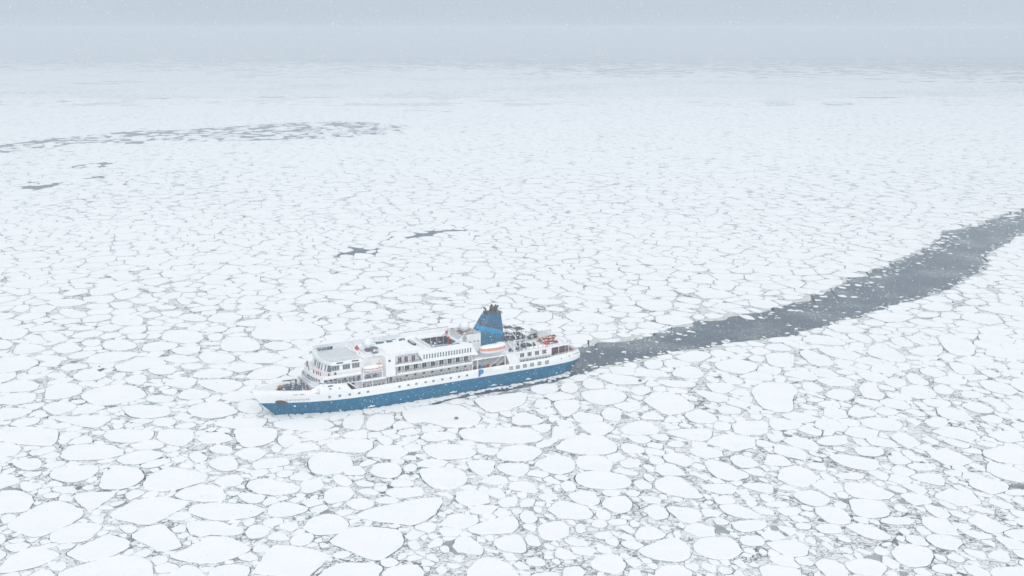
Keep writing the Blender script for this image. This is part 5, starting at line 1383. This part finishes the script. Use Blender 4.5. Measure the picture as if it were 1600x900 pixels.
# ================================================================== LIFEBOATS, INFLATABLES, CHAIRS, PEOPLE
def world(o, s, t, z, rz=0.0):
    o.location = S2W(s, t, z); o.rotation_euler = (0, 0, math.pi + PSI + rz)
def lifeboat(L_, B_, H_, label, s, t, z, band_h):
    root = empty('lifeboat', (0, 0, 0)); tag(root, label, 'lifeboat'); world(root, s, t, z)
    def loft(zr, fn, nm, m, cap=True):
        n1, n2 = 17, 9; V = []; Fc = []
        for i in range(n1):
            u = -1 + 2 * i / (n1 - 1); wv = (1 - abs(u) ** 2.6) ** .62 if abs(u) < 1 else 0.02
            for j in range(n2):
                a = math.pi * j / (n2 - 1); y_, z_ = fn(a, u, max(wv, .03)); V.append((u * L_ / 2, y_, z_))
        for i in range(n1 - 1):
            for j in range(n2 - 1): k = i * n2 + j; Fc.append((k, k + 1, k + n2 + 1, k + n2))
        return link_mesh(nm, V, Fc, m, root, None, True)
    loft(0, lambda a, u, wv: (B_ / 2 * wv * math.cos(a), H_ * .45 - H_ * .45 * math.sin(a) ** .8 * (1 - .25 * abs(u) ** 3) * (wv ** .35) + .12 * u * u), 'hull', WHITE)
    loft(0, lambda a, u, wv: (B_ / 2 * wv * .93 * math.cos(a), H_ * .45 + band_h + (H_ * .5 - band_h) * math.sin(a) ** .7 * wv ** .5), 'canopy', WHITE)
    mb = MB(); n1 = 25; pts = []
    for sg in (1, -1):
        V = []
        for i in range(n1):
            u = -1 + 2 * i / (n1 - 1); wv = max((1 - abs(u) ** 2.6) ** .62 if abs(u) < 1 else 0, .03); y_ = sg * (B_ / 2 * wv * 1.02 + .03)
            V += [(u * L_ / 2 * 1.01, y_, H_ * .42 + .12 * u * u), (u * L_ / 2 * 1.01, y_ * .97, H_ * .45 + band_h + .12 * u * u)]
        mb.add(V, [(2 * i, 2 * i + 2, 2 * i + 3, 2 * i + 1) for i in range(n1 - 1)])
    mb.build('orange_band', ORANGE, root)
    w_ = MB()
    for k in range(4): w_.box(-L_ * .25 + k * L_ * .14, -L_ * .25 + k * L_ * .14 + .35, B_ * .33, B_ * .41, H_ * .62, H_ * .74)
    w_.build('porthole', GLASS, root)
    c_ = MB(); c_.box(-L_ * .40, -L_ * .18, -B_ * .2, B_ * .2, H_ * .80, H_ * 1.0); c_.build('hatch', ORANGE if band_h < .4 else WHITE, root)
    return root
lifeboat(6.7, 2.5, 2.2, 'small white lifeboat with orange rim hanging abaft the bridge', 76.4, 8.35, 11.7, .22)
lifeboat(9.4, 3.3, 3.3, 'large white lifeboat with broad orange band beside the blue funnel', 35.4, 8.3, 11.4, .7)
def dinghy(label, s, t, z, rz, m, tilt=0.0, L_=4.8, grp='rigid inflatables piled on the stern deck'):
    root = empty('inflatable_boat', (0, 0, 0)); tag(root, label, 'inflatable boat', grp); world(root, s, t, z, rz); root.rotation_euler[0] = tilt
    mb = MB(); B_ = 1.9
    pts = [(-L_ / 2, .75, .35), (L_ * .2, .8, .35), (L_ * .38, .55, .42), (L_ * .5, 0, .55), (L_ * .38, -.55, .42), (L_ * .2, -.8, .35), (-L_ / 2, -.75, .35)]
    for a, b in zip(pts, pts[1:]): mb.tube(a, b, .24, 9)
    mb.sphere(pts[3], .24, 9, 6); mb.build('tube', m, root, True)
    f_ = MB(); f_.prism([(-L_ / 2 + .2, .6), (L_ * .2, .6), (L_ * .42, 0), (L_ * .2, -.6), (-L_ / 2 + .2, -.6)], .12, .22); f_.build('floor', GREY, root)
    t_ = MB(); t_.box(-L_ / 2 + .1, -L_ / 2 + .2, -.6, .6, .15, .75); t_.build('transom', DGREY, root)
    return root
RIBR = mat('red brown rubber', (.36, .095, .05), .6, var=.45, vscale=2, snow=.1); RIBO = mat('orange rubber', (.55, .20, .10), .6, var=.3, vscale=2, snow=.1)
for k, (s, t, z, rz, m, lb) in enumerate(((11.6, 2.2, 10.4, .25, RIBR, 'red-brown inflatable at the bottom of the stern pile'), (11.3, 4.1, 10.4, -.15, RIBR, 'red-brown inflatable nearest the port edge of the stern pile'), (11.9, .2, 10.4, .05, RIBR, 'red-brown inflatable on the far side of the stern pile'), (11.3, 3.0, 11.1, .5, RIBO, 'orange inflatable lying skewed on the stern pile'), (11.5, 1.2, 11.1, -.25, RIBR, 'red-brown inflatable in the second layer of the stern pile'), (10.9, 2.4, 11.8, .1, RIBO, 'orange inflatable topmost on the stern pile'))): dinghy(lb, s, t, z, rz, m)
dinghy('dark grey snow-covered inflatable beside the white store house', 14.3, -3.9, 10.5, .3, DGREY, grp='grey inflatables forward of the store house'); dinghy('dark grey inflatable stacked forward of the store house', 14.6, -3.5, 11.2, .15, DGREY, grp='grey inflatables forward of the store house')
chm = mat('chair red brown', (.26, .10, .075), .7)
def chair(s, t, z, rz):
    root = empty('balcony_chair', (0, 0, 0)); tag(root, 'small red-brown chair standing on a cabin balcony', 'chair', 'chairs on the cabin balconies'); world(root, s, t, z, rz)
    MB().box(-.26, .26, -.26, .26, .40, .47).build('seat', chm, root); MB().box(-.26, -.2, -.26, .26, .47, .98).build('backrest', chm, root)
    for a in (-.22, .18):
        for b in (-.22, .18): MB().box(a, a + .05, b, b + .05, 0, .4).build('leg', chm, root)
    return root
ORD = ('first', 'second', 'third', 'fourth', 'fifth', 'sixth', 'seventh', 'eighth', 'ninth')
c0 = chair(66.9, 7.9, 9.3, .3); c0['label'] = 'aft chair of the first balcony from the bow, lower cabin row'; first = True; rcx = random.Random(3)
for q, s in enumerate((66.9, 64.1, 61.2, 58.3, 55.3, 52.4, 49.5, 46.7, 43.9)):
    for ds in (0, .95):
        if first: first = False; continue
        c_ = copy_tree(c0); world(c_, s + ds, 7.75 + rcx.uniform(0, .3), 9.3, rcx.uniform(-.6, .9)); c_['label'] = '%s chair of the %s balcony from the bow, lower cabin row' % ('forward' if ds else 'aft', ORD[q])
for q, s in enumerate((68.3, 65.9, 63.2, 61.9)): c_ = copy_tree(c0); world(c_, s, 7.8, 12.2, rcx.uniform(-1, 1)); c_['label'] = '%s chair from the bow on the upper open balconies' % ORD[q]
# people: one continuous skinned body each
SKIN = mat('skin', (.50, .30, .22), .6); TROU = mat('dark trousers', (.025, .028, .035), .8); BOOT = mat('boots', (.02, .02, .02), .7)
def person_mesh(pose, jacket, hat):
    J = {'pel': (0, 0, .95), 'bel': (0.02, 0, 1.12), 'chs': (.0, 0, 1.36), 'nek': (0, 0, 1.50), 'hed': (.02, 0, 1.64), 'top': (.0, 0, 1.76)}
    Rr = {'pel': .15, 'bel': .155, 'chs': .17, 'nek': .07, 'hed': .10, 'top': .085}
    Ed = [('pel', 'bel'), ('bel', 'chs'), ('chs', 'nek'), ('nek', 'hed'), ('hed', 'top')]
    for sg, q in ((1, 'l'), (-1, 'r')):
        st = .12 * sg if pose == 'walk' else 0
        J[q + 'hip'] = (0, .1 * sg, .88); J[q + 'kne'] = (.03 + st, .12 * sg, .49); J[q + 'ank'] = (st * 1.6 - .02, .13 * sg, .08); J[q + 'toe'] = (st * 1.6 + .15, .14 * sg, .05)
        J[q + 'sho'] = (0, .2 * sg, 1.40)
        if pose == 'camera': J[q + 'elb'] = (.16, .24 * sg, 1.22); J[q + 'wri'] = (.3, .1 * sg, 1.52); J[q + 'han'] = (.34, .05 * sg, 1.58)
        elif pose == 'lean': J[q + 'elb'] = (.14, .28 * sg, 1.18); J[q + 'wri'] = (.34, .22 * sg, 1.12); J[q + 'han'] = (.41, .2 * sg, 1.12)
        else: J[q + 'elb'] = (-.03, .27 * sg, 1.13); J[q + 'wri'] = (.06, .28 * sg, .9); J[q + 'han'] = (.08, .27 * sg, .81)
        for a, r in (('hip', .11), ('kne', .075), ('ank', .06), ('toe', .05), ('sho', .085), ('elb', .065), ('wri', .05), ('han', .045)): Rr[q + a] = r
        Ed += [('pel', q + 'hip'), (q + 'hip', q + 'kne'), (q + 'kne', q + 'ank'), (q + 'ank', q + 'toe'), ('chs', q + 'sho'), (q + 'sho', q + 'elb'), (q + 'elb', q + 'wri'), (q + 'wri', q + 'han')]
    ks = list(J); me = bpy.data.meshes.new('p'); me.from_pydata([J[k] for k in ks], [(ks.index(a), ks.index(b)) for a, b in Ed], [])
    tmp = bpy.data.objects.new('p', me); C.objects.link(tmp); sk = tmp.modifiers.new('s', 'SKIN'); tmp.modifiers.new('u', 'SUBSURF').levels = 1
    for i, k in enumerate(ks): me.skin_vertices[0].data[i].radius = (Rr[k], Rr[k]); me.skin_vertices[0].data[i].use_root = (k == 'pel')
    bpy.context.view_layer.update(); ev = bpy.data.meshes.new_from_object(tmp.evaluated_get(bpy.context.evaluated_depsgraph_get())); bpy.data.objects.remove(tmp)
    ev.materials.clear()
    for m in (jacket, TROU, SKIN, hat, BOOT): ev.materials.append(m)
    for p in ev.polygons:
        z = p.center.z; rr = math.hypot(p.center.x, p.center.y); p.use_smooth = True
        p.material_index = 4 if z < .13 else 1 if (z < .86 and rr < .24 or z < .78) else 2 if (1.52 < z < 1.70 and rr < .16) else 3 if (z >= 1.70 or (z > 1.52 and p.center.x < -.02 and rr < .16)) else 0
    return ev
JR = mat('red jacket', (.50, .02, .03), .7); JD = mat('dark jacket', (.025, .03, .05), .7); JB = mat('blue jacket', (.03, .07, .16), .7); HB = mat('black hat', (.02, .02, .02), .8); HR = mat('white hat', (.6, .6, .6), .8)
def face_bits(root, hatm):
    mb = MB(); mb.sphere((.10, .035, 1.655), .013, 6, 4); mb.sphere((.10, -.035, 1.655), .013, 6, 4); mb.build('eyes', BOOT, root)
    mb = MB(); mb.tube((.10, 0, 1.645), (.128, 0, 1.615), .014, 5); mb.box(.09, .108, -.025, .025, 1.582, 1.59); mb.build('nose_and_mouth', SKIN, root)
def person(pose, jk, hat, label, s, t, z, rz, grp=None):
    me = person_mesh(pose, jk, hat); o = bpy.data.objects.new('person', me); C.objects.link(o); tag(o, label, 'person', grp); world(o, s, t, z, rz); face_bits(o, hat); return o
wz = 11.5
def wing_s(t): return on_arc(WB, t)[0] - 1.05
G = 'passengers on the bridge wing walkway'
for (pose, jk, hat, t, rz, lb) in (
    ('lean', JD, HB, -7.6, 0, 'person in dark jacket farthest along the bridge walkway'), ('stand', JD, HR, -6.5, .4, 'person in dark jacket and pale hat, second along the bridge walkway'),
    ('camera', JR, HB, -2.4, 0, 'person in red jacket standing alone at the middle of the bridge front'), ('stand', JR, HR, 2.2, .2, 'person in red jacket and pale hat below the third bridge window'),
    ('lean', JR, HB, 4.2, 0, 'person in red jacket leaning on the bulwark beside two others'), ('camera', JR, HB, 5.1, -.3, 'person in red jacket raising a camera in the group of three'), ('stand', JR, HR, 6.0, 2.6, 'person in red jacket turned aft in the group of three')):
    person(pose, jk, hat, lb, wing_s(t), t, wz, rz, G)
person('stand', JR, HB, 'person in red jacket by the corner of the bridge', 90.3, 8.1, wz, 1.2, G)
person('lean', JD, HB, 'person in dark jacket at the bridge wing side', 88.3, 8.1, wz, 1.57, G)
person('stand', JB, HB, 'left of two people in blue at the promenade rail', 68.4, 7.8, 6.45, 1.5); person('walk', JD, HB, 'right of two people at the promenade rail in dark jacket', 67.3, 7.7, 6.45, .2)
person('stand', JD, HB, 'person in dark clothes at the top of the outside stairs', 85.1, 7.7, 9.3, 1.9); person('walk', JD, HB, 'person in dark clothes walking on the boat deck below the bridge', 82.4, 7.9, 9.3, 3.0)
person('stand', JR, HB, 'person in red jacket standing near the forward lifeboat on deck', 80.0, 7.4, 12.25, 1.4) if False else None
person('lean', JD, HB, 'person in dark clothes standing above the bow step beside the forward boat', 81.0, 8.0, 9.3, 1.57)
# ================================================================== SNOWFALL AND HAZE
rs = np.random.default_rng(8)
n = 170000
y = 32 + 180 * rs.random(n) ** 0.62; x = (rs.random(n) * 2 - 1) * (0.5 * y + 12); z = CAM_H - y * 0.22 + (rs.random(n) * 2 - 1) * (0.33 * y + 8)
okm = (z > 3); x, y, z = x[okm], y[okm], z[okm]; n = len(x)
sz = 0.010 + 0.020 * rs.random(n) ** 1.6 * (1 + (rs.random(n) < 0.01) * .8)
dirs = rs.normal(size=(n, 3)) * 0.35 + np.array([1.0, 0.1, -0.35]); dirs /= np.linalg.norm(dirs, axis=1)[:, None]
up = np.cross(dirs, rs.normal(size=(n, 3))); up /= np.linalg.norm(up, axis=1)[:, None]; sd_ = np.cross(dirs, up)
c = np.stack([x, y, z], 1)
V = np.empty((n, 6, 3)); s1 = (sz * 1.7)[:, None]; s2 = sz[:, None]
V[:, 0] = c + dirs * s1; V[:, 1] = c - dirs * s1; V[:, 2] = c + up * s2; V[:, 3] = c - up * s2; V[:, 4] = c + sd_ * s2; V[:, 5] = c - sd_ * s2
base = np.array([(0, 2, 4), (0, 4, 3), (0, 3, 5), (0, 5, 2), (1, 4, 2), (1, 3, 4), (1, 5, 3), (1, 2, 5)])
Fa = (base[None] + (np.arange(n) * 6)[:, None, None]).reshape(-1, 3)
me = bpy.data.meshes.new('snowfall'); me.vertices.add(n * 6); me.vertices.foreach_set('co', V.reshape(-1)); nf = len(Fa)
me.loops.add(nf * 3); me.polygons.add(nf); me.loops.foreach_set('vertex_index', Fa.reshape(-1)); me.polygons.foreach_set('loop_start', np.arange(nf) * 3)
me.update(calc_edges=True); fm_ = mat('snowflake', (0.97, 0.97, 0.97), 0.9); t = fm_.node_tree; tr = t.nodes.new('ShaderNodeBsdfTranslucent'); tr.inputs[0].default_value = (.97, .97, .97, 1)
df = t.nodes.new('ShaderNodeBsdfDiffuse'); df.inputs[0].default_value = (.97, .97, .97, 1); ms = t.nodes.new('ShaderNodeMixShader'); t.links.new(df.outputs[0], ms.inputs[1]); t.links.new(tr.outputs[0], ms.inputs[2]); t.links.new(ms.outputs[0], t.nodes['Material Output'].inputs[0])
me.materials.append(fm_)
o = bpy.data.objects.new('snowfall', me); C.objects.link(o); tag(o, 'falling snowflakes drifting through the air', 'snowfall', kind='stuff')
HAZE_D = 0.00048
mh = MB(); mh.box(-14000, 14000, -400, 16000, -1.1, 119.0)
hm = bpy.data.materials.new('haze'); hm.use_nodes = True; t = hm.node_tree; t.nodes.clear()
ho = t.nodes.new('ShaderNodeOutputMaterial'); pv = t.nodes.new('ShaderNodeVolumePrincipled'); t.links.new(pv.outputs[0], ho.inputs['Volume'])
pv.inputs['Color'].default_value = (0.735, 0.79, 0.845, 1); pv.inputs['Density'].default_value = HAZE_D; pv.inputs['Anisotropy'].default_value = 0.0
tag(mh.build('haze', hm), kind='stuff')
